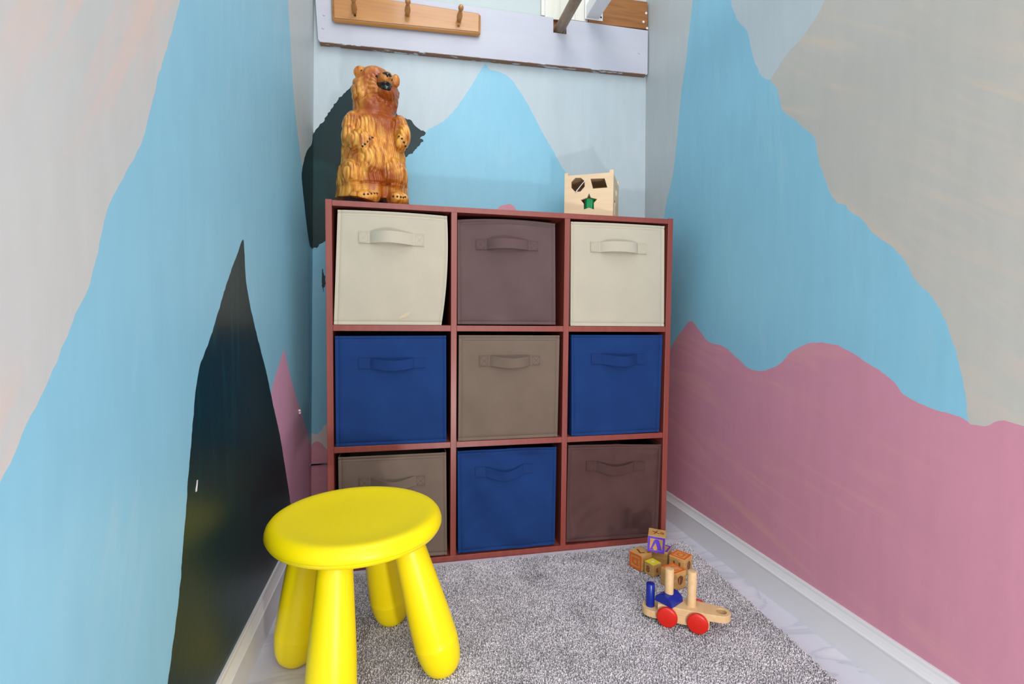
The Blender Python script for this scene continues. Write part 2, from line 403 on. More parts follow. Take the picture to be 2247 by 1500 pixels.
mural('wall_right', lambda y, z: (XRf(z), y, z), (YF, YB, 0, ZT), [
    (5, [(YF, 1.0), (YF, ZT)], [(YB, ZT), (YB, .8)]),
    (0, mp_(pxR, blueR), [(YF, .3), (YF, 0), (YB, 0), (YB, ZT), (pxR(1596, -50)[0], ZT)]),
    (6, taupe_poly, [(YF, .1), (YF, ZT), (pxR(1835, -50)[0], ZT)]),
    (2, mp_(pxR, stripR), [(YB, pxR(1450, 520)[1]), (YB, ZT), (pxR(1526, -60)[0], ZT)]),
    (4, mp_(pxR, pinkR), [(YF, .55), (YF, 0), (YB, 0), (YB, pxR(1450, 800)[1])]),
], MM, (.1, 0, 0))
tag(mk('floor', [(-1.2, -3.2, 0), (2.2, -3.2, 0), (2.2, YB + .1, 0), (-1.2, YB + .1, 0), (-1.2, -3.2, -.1), (2.2, -3.2, -.1), (2.2, YB + .1, -.1), (-1.2, YB + .1, -.1)],
       [[0, 1, 2, 3], [7, 6, 5, 4], [0, 4, 5, 1], [1, 5, 6, 2], [2, 6, 7, 3], [3, 7, 4, 0]], M_FLOOR), kind='structure')
tag(from_bm('ceiling', boxbm(-.3, 1.3, YF, YB + .1, ZT, ZT + .1), M_CEIL), kind='structure')
def baseboard(name, x, side, y0, y1, h=.0846):
    # profile: (distance from wall, height)
    pr = [(0, h), (.004, h), (.005, h - .003), (.0055, h - .008), (.008, h - .014), (.011, h - .0195), (.0135, h - .021), (.0135, h - .024), (.0125, h - .0255), (.0125, .012), (.0125, 0), (0, 0)]
    V = []; Fc = []; n = len(pr)
    for y in (y0, y1):
        for d, z in pr:
            xx = (XLf(z) + d) if side > 0 else (XRf(z) - d)
            V.append((xx, y, z))
    for i in range(n - 1): Fc.append([i, i + 1, n + i + 1, n + i])
    Fc += [list(range(n)), list(range(2 * n - 1, n - 1, -1))]
    if side < 0: Fc = [f[::-1] for f in Fc]
    return tag(mk(name, V, Fc, M_BASE), kind='structure')
baseboard('baseboard_left', 0, 1, YF, YB)
baseboard('baseboard_right', 0, -1, YF, YB)
pr = [(0, .085), (.006, .085), (.0125, .064), (.0125, 0), (0, 0)]
V = [(x, YB - d, z) for x in (XLf(0) + .013, XRf(0) - .013) for d, z in pr]
tag(mk('baseboard_back', V, [[i, i + 1, 6 + i, 5 + i] for i in range(4)] + [[4, 3, 2, 1, 0], [5, 6, 7, 8, 9]], M_BASE), kind='structure')

# ------------------------------------------------------------------ cleat board, boards above, rod
def slab(name, quad, yf, yb, m, parent=None, bev=.002):
    V = [(p.x, yf, p.z) for p in quad] + [(p.x, yb, p.z) for p in quad]
    o = mk(name, V, [[3, 2, 1, 0], [4, 5, 6, 7], [0, 1, 5, 4], [1, 2, 6, 5], [2, 3, 7, 6], [3, 0, 4, 7]], m, parent, world=True)
    if bev:
        md = o.modifiers.new('b', 'BEVEL'); md.width = bev; md.segments = 3
    return o
yc = YB - .021
q = [at(698, 92, 1, yc), at(1421, 164, 1, yc), at(1422, 67, 1, yc), at(690, -33, 1, yc)]
nb = [at(1243, 75, 1, yc), at(1214, 71, 1, yc)]
def topz(x):
    a, b = q[3], q[2]; return a.z + (b.z - a.z) * (x - a.x) / (b.x - a.x)
outl = [(q[0].x + .006, q[0].z), (q[1].x - .004, q[1].z), (q[1].x, q[1].z + .004), (q[2].x, q[2].z),
        (nb[0].x, topz(nb[0].x)), (nb[0].x, nb[0].z), (nb[1].x, nb[1].z), (nb[1].x, topz(nb[1].x)), (q[3].x, q[3].z), (q[0].x, q[0].z + .008)]
root = empty('cleat_board', (.46, YB, 1.45), label='wide white painted board fixed across the back wall above the bear, brown worn lower edge', cat='board')
V, Fc = prism_local(outl, .020)
Mx = Matrix(((1, 0, 0, 0), (0, 0, -1, YB - .0005), (0, 1, 0, 0), (0, 0, 0, 1)))
mk('painted_face', [Mx @ Vector(v) for v in V], [f[::-1] for f in Fc], M_CLEAT, root, world=True)
mk('notch_back', [at(1210, 36, 1, YB - .0012), at(1248, 41, 1, YB - .0012), at(1248, 80, 1, YB - .0012), at(1210, 76, 1, YB - .0012)], [[0, 3, 2, 1]], M_PINE, root, world=True)['label'] = 'bare brown wood inside the rod notch'
# worn bare strip along the bottom and left edges
V = []
w0 = (q[0].x + .004, q[0].z); w1 = (q[1].x - .003, q[1].z)
nseg = 120; top = []; bot = []
for i in range(nseg + 1):
    t = i / nseg; x = w0[0] + (w1[0] - w0[0]) * t; z = w0[1] + (w1[1] - w0[1]) * t
    V += [(x, yc - .0006, z + .0012 + .0009 * noise.noise(Vector((x * 60, 0, 0)))), (x, yc - .0006, z - .0006), (x, YB - .001, z - .0006)]
Fc = []
for i in range(nseg):
    a = 3 * i; Fc += [[a, a + 1, a + 4, a + 3], [a + 1, a + 2, a + 5, a + 4]]
tag(mk('worn_edge', V, Fc, M_WORN, root, world=True), 'bare brown chipped edge')
# screws in the cleat, painted over
for (u, v) in ((711, 32), (709, 61), (1402, 116)):
    c = at(u, v, 1, yc); bm = lathe([(0, .0012), (.003, .0010), (.0036, 0)], 16, Matrix.Translation(c) @ axis_to((0, -1, 0)))
    o = from_bm('painted_screw', bm, M_CLEAT, None); o.data.transform(root.matrix_basis.inverted()); o.parent = root

# stained board above right part
yb2 = YB - .018
root = empty('stained_board', (.93, YB, 1.6), label='short bare stained wood board above right end of the white board, white screws', cat='board')
slab('plank', [at(1292, 49.5, 1, yb2), at(1421, 64, 1, yb2), at(1421, 4, 1, yb2), at(1292, -13, 1, yb2)], yb2, YB - .0005, M_PINE, root, .001)
for (u, v) in ((1418, 29), (1412, 48), (1420, 62)):
    c = at(u, v, 1, yb2); bm = lathe([(0, .0004), (.0012, .0004), (.0016, .0014), (.0036, .001), (.004, 0)], 18, Matrix.Translation(c) @ axis_to((0, -1, 0)))
    o = from_bm('screw', bm, M_LABEL, None, True); o.data.transform(root.matrix_basis.inverted()); o.parent = root; o['label'] = 'white screw head'
# cream panel boards behind rod
pv = [at(1188, 33, 1, YB - .010), at(1290, 48.5, 1, YB - .010), at(1290, -60, 1, YB - .010), at(1188, -75, 1, YB - .010)]
root = empty('cream_panel', (.7, YB, 1.6), label='cream panel with faint seams on the wall behind the rod', cat='panel')
slab('board', pv, YB - .010, YB - .0005, M_CREAMB, root, .0008)
for k, (u0, u1) in enumerate(((1196, 1229), (1262, 1286))):
    pv = [at(u0, 40, 1, YB - .014), at(u1, 44, 1, YB - .014), at(u1, -60, 1, YB - .014), at(u0, -65, 1, YB - .014)]
    pv[0].z = pv[0].z * .5 + (topz(pv[0].x)) * .5; pv[1].z = pv[1].z * .5 + topz(pv[1].x) * .5
    slab('batten', pv, YB - .014, YB - .010, M_CREAMB, root, .0008)
# white rail running out from the wall
rail0 = at(1303, 30, 1, YB - .02)
root = empty('white_rail', tuple(rail0), label='white painted rail running out from wall above the stained board', cat='rail')
xa = at(1284, 36, 1, yb2 - .004).x; xb = at(1323, 36, 1, yb2 - .004).x; zb = at(1300, 43, 1, yb2 - .004).z
bm = boxbm(xa - rail0.x, xb - rail0.x, yb2 - .004 - rail0.y, yb2 - .0005 - rail0.y, zb - rail0.z, zb - rail0.z + .12, .001)
bmesh.ops.bevel(bm, geom=[], offset=0.001)
from_bm('end_plate', bm, M_WHITE, root)
bm = boxbm(xa + .003 - rail0.x, xb - .014 - rail0.x, -1.2 - rail0.y, yb2 - .004 - rail0.y, zb + .003 - rail0.z, zb + .045 - rail0.z, .003)
from_bm('bar', bm, M_WHITE, root)
c = at(1319, 38, 1, yb2 - .005); bm = lathe([(0, .0006), (.0025, .0006), (.003, 0)], 16, Matrix.Translation(c - rail0) @ axis_to((0, -1, 0)))
tag(from_bm('screw', bm, M_CLAW, root), 'dark screw in the white plate')
# closet rod in the notch
rc = at(1229, 55, 1, YB - .018)
rr = .0165
bm = lathe([(0, 0), (rr - .001, 0), (rr, .001), (rr, 1.9), (0, 1.9)], 32, axis_to((0, -1, 0)))
o = from_bm('closet_rod', bm, M_ROD, None, True, 40); o.location = (rc.x, YB - .003, nb[0].z + rr + .0005)
tag(o, 'tarnished brown round closet rod resting in the notch of white board', 'rod')

# peg rack
yp = yc - .0005
root = empty('peg_rack', tuple(at(890, 60, 1, yp)), label='varnished oak peg rack with turned pegs screwed to the white board', cat='peg rack')
pq = [at(728, 45, 1, yp - .016), at(1055, 77, 1, yp - .016), at(1056, 27, 1, yp - .016), at(726, -24, 1, yp - .016)]
o = slab('back_board', pq, yp - .016, yp, M_OAK, root, .0)
md = o.modifiers.new('b', 'BEVEL'); md.width = .0075; md.segments = 1; md.limit_method = 'NONE'
md.profile = .3; md.segments = 5
fin = [p for p in pq]; c0 = sum(fin, Vector()) / 4
def inset(p, d):
    return Vector((p.x + (d if p.x < c0.x else -d), p.y, p.z + (d if p.z < c0.z else -d)))
slab('raised_field', [inset(p, .0075) for p in pq], yp - .0185, yp - .012, M_OAK, root, .0008)
prof = [(0, -.002), (.0060, -.002), (.0062, .004), (.0082, .012), (.0086, .018), (.0072, .028), (.0050, .036), (.0048, .038), (.0066, .041), (.0080, .045), (.0080, .049), (.0062, .0535), (.003, .0555), (0, .056)]
for (u, v) in ((778, 28), (894, 33), (1007, 46)):
    c = at(u, v, 1, yp - .0175) - root.location
    bm = lathe(prof, 24, Matrix.Translation(c) @ axis_to((.02, -1, .27)))
    from_bm('peg', bm, M_OAK, root, True)
for (u, v), mm in (((779, 33), M_CLAW), ((1006, 56), M_BROWNINK)):
    c = at(u, v + 1, 1, yp - .0186) - root.location
    bm = lathe([(0, .0003), (.0022, .0004), (.0034, .0002), (.0036, 0)], 16, Matrix.Translation(c) @ axis_to((0, -1, 0)))
    from_bm('screw_hole', bm, mm, root)

# ------------------------------------------------------------------ cube shelf
SH = .915; SD = .292; T = .015
root = empty('cube_shelf', (SH / 2, .1, 0), label='mahogany coloured nine cube shelf unit against the back wall', cat='shelf')
def board(name, x0, x1, y0, y1, z0, z1, m=M_MAHOG, bev=.0008):
    bm = boxbm(x0 - root.location.x, x1 - root.location.x, y0 - root.location.y, y1 - root.location.y, z0, z1, bev)
    return from_bm(name, bm, m, root)
board('side_panel', 0, T, 0, SD, 0, SH); board('side_panel', SH - T, SH, 0, SD, 0, SH)
board('top_panel', T, SH - T, .0012, SD, SH - T, SH - .0015)
board('bottom_panel', T, SH - T, .0012, SD, 0, T)
for x in (.300, .600): board('divider', x, x + T, .0012, SD - .004, T, SH - T)
for z in (.300, .600):
    for x in (T, .315, .615): board('shelf', x, x + .285, .0016, SD - .004, z, z + T)
board('back_panel', T, SH - T, SD - .004, SD, T, SH - T, M_DARK, 0)

# ------------------------------------------------------------------ fabric bins
BINS = [
 ('cream', 0, 2, .003, [(741, 460), (981, 474), (968.5, 715), (730.5, 711.5)], (6, -2), [(787, 507), (787, 532), (931, 514.5), (931, 540)], .020, .0018,
  'cream fabric bin with a faint brown stain, under the wooden bear'),
 ('brown', 1, 2, .012, [(1004, 482), (1218, 490.5), (1219, 712), (1004, 711)], (0, -5), [(1045, 524), (1045, 546), (1181, 530), (1181, 550)], .022, .0050,
  'dark plum brown fabric bin between the two cream bins'),
 ('cream', 2, 2, .003, [(1253, 486), (1458, 496), (1457, 716), (1252, 715)], (0, -1), [(1296, 530), (1296, 552), (1419, 535), (1419, 557.5)], .020, .0020,
  'cream fabric bin under the wooden shape sorting box'),
 ('blue', 0, 1, .003, [(735, 737), (979, 736), (979.5, 978), (737, 985.5)], (0, 0), [(787, 786), (787, 808.5), (934, 785), (934, 806)], .020, .0018,
  'navy blue fabric bin under the stained cream bin'),
 ('taupe', 1, 1, .005, [(1007, 735), (1228, 735.5), (1223, 957.5), (1005.5, 968.5)], (0, 0), [(1052, 780), (1052, 803), (1185, 780), (1185, 799.5)], .022, .0032,
  'taupe brown fabric bin in the middle cube of the shelf'),
 ('blue', 2, 1, .003, [(1254, 734.6), (1454, 734.6), (1446.5, 947), (1254, 959)], (0, 0), [(1298, 776), (1298, 798), (1417, 777), (1417, 798)], .020, .0045,
  'navy blue fabric bin at the right end of the middle row'),
 ('taupe', 0, 0, .005, [(742, 1003), (979, 992), (981, 1216.5), (745, 1233)], (0, 0), [(788, 1048), (788, 1070.5), (934, 1043), (934, 1063.5)], .015, .0025,
  'taupe brown fabric bin partly hidden behind the yellow stool'),
 ('blue', 1, 0, .004, [(1004, 990), (1221, 980.5), (1217, 1194), (1005, 1213.5)], (0, -1), [(1043, 1025), (1043, 1046), (1171, 1019), (1171, 1038)], .014, .0095,
  'creased navy blue fabric bin in the middle of the bottom row'),
 ('choc', 2, 0, .005, [(1247, 976.5), (1453.5, 974.5), (1443, 1179), (1241, 1189.6)], (0, -1), [(1288, 1013), (1288, 1034), (1411, 1011), (1411, 1030)], .016, .0110,
  'wrinkled chocolate brown fabric bin next to the alphabet blocks'),
]
def storage_bin(ci, colr, row, inset_, px, mids, hpx, bow, fold, label):
    colname = ci
    x0 = T + .3 * colr + .0022; x1 = x0 + .2806; z0 = T + .3 * row + .0008; z1 = z0 + .2825
    rt = empty('storage_bin', ((x0 + x1) / 2, .1, z0), label=label, cat='storage bin', group='fabric bins in the cube shelf')
    cr = []
    for u, v in px:
        p = at(u, v, 1, inset_); cr.append(Vector((min(max(p.x, x0), x1), inset_, min(max(p.z, z0), z1))))
    TL, TR, BR, BL = cr; mr, mt = mids[0] * .00125, -mids[1] * .00125
    sd = colr * 7.3 + row * 3.1
    def S(u, v, off=0):
        top = TL.lerp(TR, u); bot = BL.lerp(BR, u)
        p = bot.lerp(top, v)
        p.x += mr * 4 * v * (1 - v) * u; p.z += mt * 4 * u * (1 - u) * v
        e = min(u, 1 - u, v, 1 - v)
        wgt = min(1, e / .08)
        d = -.0025 * math.sin(math.pi * u) * math.sin(math.pi * v)
        d += fold * 1.5 * wgt * noise.noise(Vector((u * 3.2 + v * 1.7 + sd, v * 1.6 - u + sd, sd))) * 1.2
        r_ = abs((u - v + .35 * noise.noise(Vector((sd, u * 2, v)))) * 4 % 1 - .5)
        d += fold * .8 * wgt * (.5 - r_) * max(0, noise.noise(Vector((u * 2 + sd, v * 2, 9))))
        # vertical pinch over the handle for the sagging ones
        if fold > .006:
            d += .003 * math.exp(-((u - .52) / .04) ** 2) * max(0, (v - .55)) * 2
            d -= .003 * math.exp(-((u - .4 - .25 * (1 - v)) / .07) ** 2) * max(0, .75 - v)
        # seam groove a few mm inside the edge
        for ed in (u, 1 - u, v, 1 - v):
            d += .0016 * math.exp(-((ed - .028) / .007) ** 2) - .0004 * math.exp(-((ed - .008) / .008) ** 2)
        return Vector((p.x, p.y + d - off, p.z))
    n = 56; us = [i / n for i in range(n + 1)]
    us = sorted(set(us + [.004, .012, .02, .028, .036, .964, .972, .98, .988, .996]))
    n = len(us); V = []; Fc = []
    for v in us:
        for u in us: V.append(S(u, v))
    for j in range(n - 1):
        for i in range(n - 1):
            a = j * n + i; Fc.append([a, a + 1, a + n + 1, a + n])
    # sides, bottom, back
    yb_ = .268; bx0 = x0 + .006; bx1 = x1 - .006; zt = TL.z
    left = [j * n for j in range(n)]; right = [j * n + n - 1 for j in range(n)]; bot = list(range(n))
    def addrow(idx, fx):
        s = len(V)
        for k in idx:
            V.append(fx(V[k]))
        for k in range(len(idx) - 1):
            Fc.append([idx[k], idx[k + 1], s + k + 1, s + k])
        return list(range(s, s + len(idx)))
    zz = lambda v: z0 + .001 + (v.z - BL.z) * (zt - z0 - .004) / (TL.z - BL.z)
    L_ = addrow(left, lambda v: Vector((bx0, yb_, zz(v))))
    R_ = addrow(right, lambda v: Vector((bx1, yb_, min(zz(v), zt))))
    B_ = addrow(bot, lambda v: Vector((bx0 + (bx1 - bx0) * (v.x - BL.x) / (BR.x - BL.x), yb_, z0 + .001)))
    Fc.append([L_[0], L_[-1], R_[-1], R_[0]])
    o = mk('bin_body', V, Fc, FAB[colname], rt, True, True, auto=50)
    bmm = bmesh.new(); bmm.from_mesh(o.data); bmesh.ops.recalc_face_normals(bmm, faces=bmm.faces); bmm.faces.ensure_lookup_table(); bmm.normal_update()
    if bmm.faces[len(Fc) // 3].normal.y > 0: bmesh.ops.reverse_faces(bmm, faces=bmm.faces)
    bmm.to_mesh(o.data); bmm.free()
    md = o.modifiers.new('s', 'SOLIDIFY'); md.thickness = .002; md.offset = -1
    # handle
    hl = [at(u, v, 1, inset_ - .003) for u, v in hpx]
    lt, lb, rt_, rb = hl
    def uv_of(p):
        v = (p.z - (BL.z + BR.z) / 2) / ((TL.z + TR.z) / 2 - (BL.z + BR.z) / 2); u = (p.x - (BL.x * (1 - v) + TL.x * v)) / ((BR.x - BL.x)); return u, v
    K = 60; V = []; Fc = []; pf = .175; sag = (.008, .0048, -.0012)[row] * (1.3 if fold > .006 else 1)
    for k in range(K + 1):
        t = k / K; a = lt.lerp(rt_, t); b = lb.lerp(rb, t)
        for mI, p in enumerate((a, a.lerp(b, .5), b)):
            u, v = uv_of(p); y = S(min(max(u, 0), 1), min(max(v, 0), 1)).y - .0022
            if pf < t < 1 - pf:
                s = (t - pf) / (1 - 2 * pf); y -= bow * (math.sin(math.pi * s) ** .7) * (1 + .15 * math.sin(5 * s + sd))
                z_ = p.z - sag * math.sin(math.pi * s) ** 1.3
                y -= (1 - mI) * sag * .35 * math.sin(math.pi * s)
            else: z_ = p.z
            V.append(Vector((p.x, y, z_)))
    for k in range(K):
        for j in (0, 1):
            a = 3 * k + j; Fc.append([a, a + 1, a + 4, a + 3])
    o = mk('handle', V, Fc, FAB[colname], rt, False, True)
    bmm = bmesh.new(); bmm.from_mesh(o.data); bmesh.ops.recalc_face_normals(bmm, faces=bmm.faces); bmm.faces.ensure_lookup_table(); bmm.normal_update()
    if bmm.faces[len(Fc) // 3].normal.y > 0: bmesh.ops.reverse_faces(bmm, faces=bmm.faces)
    bmm.to_mesh(o.data); bmm.free()
    md = o.modifiers.new('s', 'SOLIDIFY'); md.thickness = .0018; md.offset = 0
    HV = V
    # stitching
    V = []; Fc = []
    def dash(a, b, w=.0005):
        nonlocal V, Fc
        d = (b - a).normalized(); s = Vector((-d.z, 0, d.x)) * w; k = len(V)
        V.extend([a + s, a - s, b - s, b + s]); Fc.append([k, k + 1, k + 2, k + 3])
    N_ = 62
    for k in range(N_):
        u = .03 + .94 * k / N_; dash(S(u, .955, .0009), S(u + .009, .955, .0009))
    mk('hem_stitching', V, Fc, STI[colname], rt, world=True)
    for side in (0, 1):
        V = []; Fc = []
        ks = (0, int(K * pf * .95)) if side == 0 else (K - int(K * pf * .95), K)
        A = HV[3 * ks[0]]; B = HV[3 * ks[1]]; Cc = HV[3 * ks[1] + 2]; D = HV[3 * ks[0] + 2]
        ctr = (A + B + Cc + D) / 4; qs = [ctr + (p - ctr) * .84 + Vector((0, -.0018, 0)) for p in (A, B, Cc, D)]
        for p1, p2 in ((0, 1), (1, 2), (2, 3), (3, 0), (0, 2), (1, 3)):
            for k in range(6):
                dash(qs[p1].lerp(qs[p2], k / 6), qs[p1].lerp(qs[p2], (k + .65) / 6), .00035)
        mk('patch_stitching', V, Fc, STI[colname], rt, world=True)
    
    if colr == 0 and row == 2:
        V = []; Fc = []
        for (u0, v0, r1, r2, an) in ((.64, .085, .015, .0045, .45),):
            s = len(V); V.append(S(u0, v0, .0006))
            for k in range(24):
                a = k / 24 * 2 * math.pi; rr_ = 1 + .25 * noise.noise(Vector((a * 2, u0 * 9, 1)))
                x = r1 * rr_ * math.cos(a) / .28 * 2; y = r2 * rr_ * math.sin(a) / .28 * 2
                V.append(S(u0 + (x * math.cos(an) - y * math.sin(an)) * .5, v0 + (x * math.sin(an) + y * math.cos(an)) * .5, .0006))
            Fc += [[s, s + 1 + k, s + 1 + (k + 1) % 24] for k in range(24)]
        tag(mk('stain', V, Fc, mat('tan_stain', hx(205, 190, 158), .9), rt, world=True), 'faint tan stain near the bottom')
for b in BINS: storage_bin(*b)

# ------------------------------------------------------------------ carved bear
YC = .135
def bpx(u, v, y=YC): return at(u, v, 1, y)
SCL = .00124
ells = [  # u, v, y, rx px, ry m, rz px, tilt deg about y
 (820, 345, .137, 66, .072, 60, 0), (822, 300, .14, 62, .068, 52, 0), (820, 275, .145, 56, .060, 34, 0),
 (822, 240, .14, 45, .054, 40, 0), (824, 203, .137, 49, .058, 42, 0), (823, 184, .135, 39, .052, 32, 0), (822, 172, .13, 29, .044, 21, 0),
 (796, 208, .13, 21, .046, 36, 0), (858, 215, .135, 15, .042, 34, 0),
 (790, 158.5, .112, 13.5, .009, 13.5, 0), (868, 177, .100, 9, .010, 14, 0),
 (845, 180, .088, 17, .036, 18, 0), (850, 170, .072, 12, .022, 11, 0), (848, 206, .098, 19, .034, 14, 0),
 (778, 282, .125, 24, .042, 36, 0), (772, 305, .115, 20, .042, 32, 0), (790, 310, .082, 26, .026, 24, 20), (799, 312, .070, 22, .020, 22, 25),
 (874, 285, .115, 19, .038, 30, -10), (884, 303, .088, 15, .028, 30, -8), (883, 311, .076, 13, .020, 21, -25),
 (782, 392, .12, 32, .066, 44, 0), (860, 390, .115, 32, .064, 42, 0), (818, 360, .10, 44, .050, 46, 0),
 (800, 433, .066, 33, .026, 16, 0), (873, 437, .064, 24, .028, 16, 0),
]
cones = [(818, 445, 372, 78, 69, .080, .072), (820, 380, 300, 68, 60, .070, .064)]
bm = bmesh.new()
for (u, v, y, rx, ry, rz, tl) in ells:
    c = bpx(u, v, y)
    k = (y + 1.27) / (YC + 1.27)
    Mx = Matrix.Translation(c) @ Matrix.Rotation(R(-tl), 4, 'Y') @ Matrix.Diagonal((rx * SCL * k, ry, rz * SCL * k, 1))
    bmesh.ops.create_icosphere(bm, subdivisions=4, radius=1, matrix=Mx)
for (u, v0, v1, r0_, r1_, d0, d1) in cones:
    a = bpx(u, v0); b = bpx(u, v1); hh = b.z - a.z
    Mx = Matrix.Translation((a + b) / 2) @ Matrix.Diagonal((r0_ * SCL, d0, hh, 1))
    bmesh.ops.create_cone(bm, cap_ends=True, segments=48, radius1=1, radius2=r1_ / r0_, depth=1, matrix=Mx)
me = bpy.data.meshes.new('tmp'); bm.to_mesh(me); bm.free()
tmp = bpy.data.objects.new('tmp', me); COL.objects.link(tmp)
rm = tmp.modifiers.new('r', 'REMESH'); rm.mode = 'VOXEL'; rm.voxel_size = .0019
sm = tmp.modifiers.new('s', 'SMOOTH'); sm.iterations = 6; sm.factor = .6
dg = bpy.context.evaluated_depsgraph_get()
me2 = bpy.data.meshes.new_from_object(tmp.evaluated_get(dg)); bpy.data.objects.remove(tmp)
BZ = SH - .0015
broot = empty('carved_bear', (.1, YC, BZ), label='chainsaw carved wooden bear standing on top of the cube shelf', cat='wooden bear')
nv = len(me2.vertices); co = np.empty(nv * 3); me2.vertices.foreach_get('co', co); co = co.reshape(-1, 3)
no = np.empty(nv * 3); me2.vertices.foreach_get('normal', no); no = no.reshape(-1, 3)
def ppx(u, v, y): q_ = bpx(u, v, y); return (q_.x, q_.y, q_.z)
headz = bpx(820, 235, YC).z
disp = np.empty(nv)
mz = bpx(848, 185, .08); vz = lambda v: bpx(820, v, .1).z
zc, zn, ze, zf = vz(166), vz(232), vz(252), vz(408)
el = bpx(790, 158.5, .112); er = bpx(868, 177, .100)
sst = lambda a, b, x: (lambda t: t * t * (3 - 2 * t))(min(1, max(0, (x - a) / (b - a))))
scal = lambda ph: abs(math.sin(ph)) ** .55 - .6
for i in range(nv):
    x, y, z = co[i]
    n1 = noise.noise(Vector((x * 20, y * 20, z * 12))); n2 = noise.noise(Vector((x * 60, y * 60, z * 30)))
    dx, dz = x - mz.x, z - mz.z; rad_ = math.hypot(dx, dz); an = math.atan2(dz, dx + .0001)
    head = .0036 * scal(an * 11 + 3 * n1 + (1.2 if rad_ > .047 else 0)) + .0014 * n2 + .0022 * scal(rad_ * 150 + 2 * n2)
    ah = sst(.022, .032, rad_) * (1 - .999 * sst(zc - .012, zc + .006, z)) * sst(zn - .006, zn + .006, z)
    ah *= sst(.016, .024, math.hypot(x - el.x, z - el.z)) * sst(.010, .016, math.hypot(x - er.x, z - er.z))
    c_ = (x - .1) / .09
    bodyd = .0052 * scal((x + (z - 1.0) * .20 * c_ + .010 * n1) * 330 + y * 260 + 1.6 * noise.noise(Vector((x * 14, y * 14, z * 26)))) + .0012 * n2
    ab = (1 - .999 * sst(ze - .02, ze + .004, z)) * sst(zf - .006, zf + .012, z)
    # paws and chest keep shallower cuts
    for pu, pv, pr in ((799, 314, .020), (884, 312, .016)):
        q_ = bpx(pu, pv, .07); ab *= .35 + .65 * sst(pr * .7, pr * 1.4, math.hypot(x - q_.x, z - q_.z))
    disp[i] = ah * head + ab * bodyd + .0007 * n2
co += no * disp[:, None]
xg = bpx(845, 430, .06).x
for i in range(nv):
    x, y, z = co[i]
    if no[i][1] < 0:
        cz = zf + .05 * (x - .1) + .0015 * noise.noise(Vector((x * 60, 0, 0)))
        cr = math.exp(-((z - cz) / .0032) ** 2) * .005
        if z < cz: cr += math.exp(-((x - xg) / .012) ** 4) * .013
        # belly overhang line
        bz_ = vz(386) + .9 * (x - xg) ** 2 / .09 + .02 * (x - xg)
        cr += math.exp(-((z - bz_) / .004) ** 2) * .0032 * math.exp(-((x - xg) / .05) ** 2)
        co[i][1] += cr
xa_ = bpx(738, 430, .1).x; xb_ = bpx(845, 430, .1).x
co[:, 2] = np.maximum(co[:, 2], BZ + .008 + .024 * np.clip((xb_ - co[:, 0]) / (xb_ - xa_), 0, 1))
# bottom: uneven cut edge on the left, bark shows below it
stain = np.zeros(nv)
def gs(u, v, y, s, a):
    q_ = bpx(u, v, y); d2 = (co[:, 0] - q_.x) ** 2 + (co[:, 2] - q_.z) ** 2
    np.add(stain, a * np.exp(-d2 / (s * SCL) ** 2), out=stain)
for a_ in ((842, 245, .08, 22, .8), (835, 222, .08, 26, .6), (858, 225, .08, 18, .55), (850, 262, .08, 22, .7), (815, 232, .08, 18, .4), (830, 160, .08, 20, .55), (805, 170, .08, 20, .3), (868, 195, .08, 16, .5),
           (832, 388, .06, 22, .9), (860, 392, .06, 20, .8), (812, 396, .06, 16, .7), (845, 425, .06, 13, .8), (858, 434, .06, 9, .8), (770, 334, .08, 12, .7), (785, 345, .08, 9, .5),
           (858, 275, .08, 14, .5), (872, 270, .08, 12, .4), (845, 285, .08, 16, .4), (790, 245, .08, 14, .3)):
    gs(*a_)
stain += .42 / (1 + np.exp(-(co[:, 2] - vz(262)) / .008))
for a_ in ((848, 172, .07, 11, -.5), (803, 200, .08, 18, -.25), (794, 158, .12, 10, -.15)): gs(*a_)
stain = np.clip(stain, 0, 1) * .95
co -= np.array([.1, YC, BZ])
me2.vertices.foreach_set('co', co.ravel())
at_ = me2.attributes.new('stain', 'FLOAT', 'POINT'); at_.data.foreach_set('value', stain)
me2.name = 'bear_body'; me2.materials.clear()
body = link('bear_body', me2, broot, (M_BEAR,), True)
me2.update()
tv = [Vector(c) + broot.location for c in co]
bvh = BVHTree.FromPolygons(tv, [tuple(p.vertices) for p in me2.polygons])
def hit(u, v):
    d = ray(u, v).normalized(); h = bvh.ray_cast(CP, d)
    return h[0], h[1]
def dot(name, u, v, r, m, lbl=None, flat=.6, rz=None, tilt=0):
    h, n_ = hit(u, v)
    if h is None: return
    Mx = Matrix.Translation(h - broot.location) @ axis_to(n_) @ Matrix.Rotation(tilt, 4, 'Z') @ Matrix.Diagonal((r, rz or r, r * flat, 1))
    b_ = bmesh.new(); bmesh.ops.create_icosphere(b_, subdivisions=3, radius=1, matrix=Mx)
    o = from_bm(name, b_, m, broot, True)
    if lbl: o['label'] = lbl
    return o
for u, v in ((795.5, 320.5), (801, 316), (806, 310.5), (811, 304.5), (817.5, 301.5), (875.5, 299), (882, 304), (886.5, 312), (889.5, 320.5), (892, 327),
             (799, 426), (807.5, 425.5), (815, 424.5), (821.5, 424), (827, 424), (863, 430.5), (872, 431), (879.5, 432), (885, 433), (889, 432)):
    dot('claw', u, v, .0027, M_CLAW)
dot('eye', 827, 168, .0042, M_BLACK, 'small dark eye'); dot('eye', 860, 175, .0030, M_BLACK, 'small dark eye')
dot('ear_hole', 793, 154.5, .0025, M_CLAW)
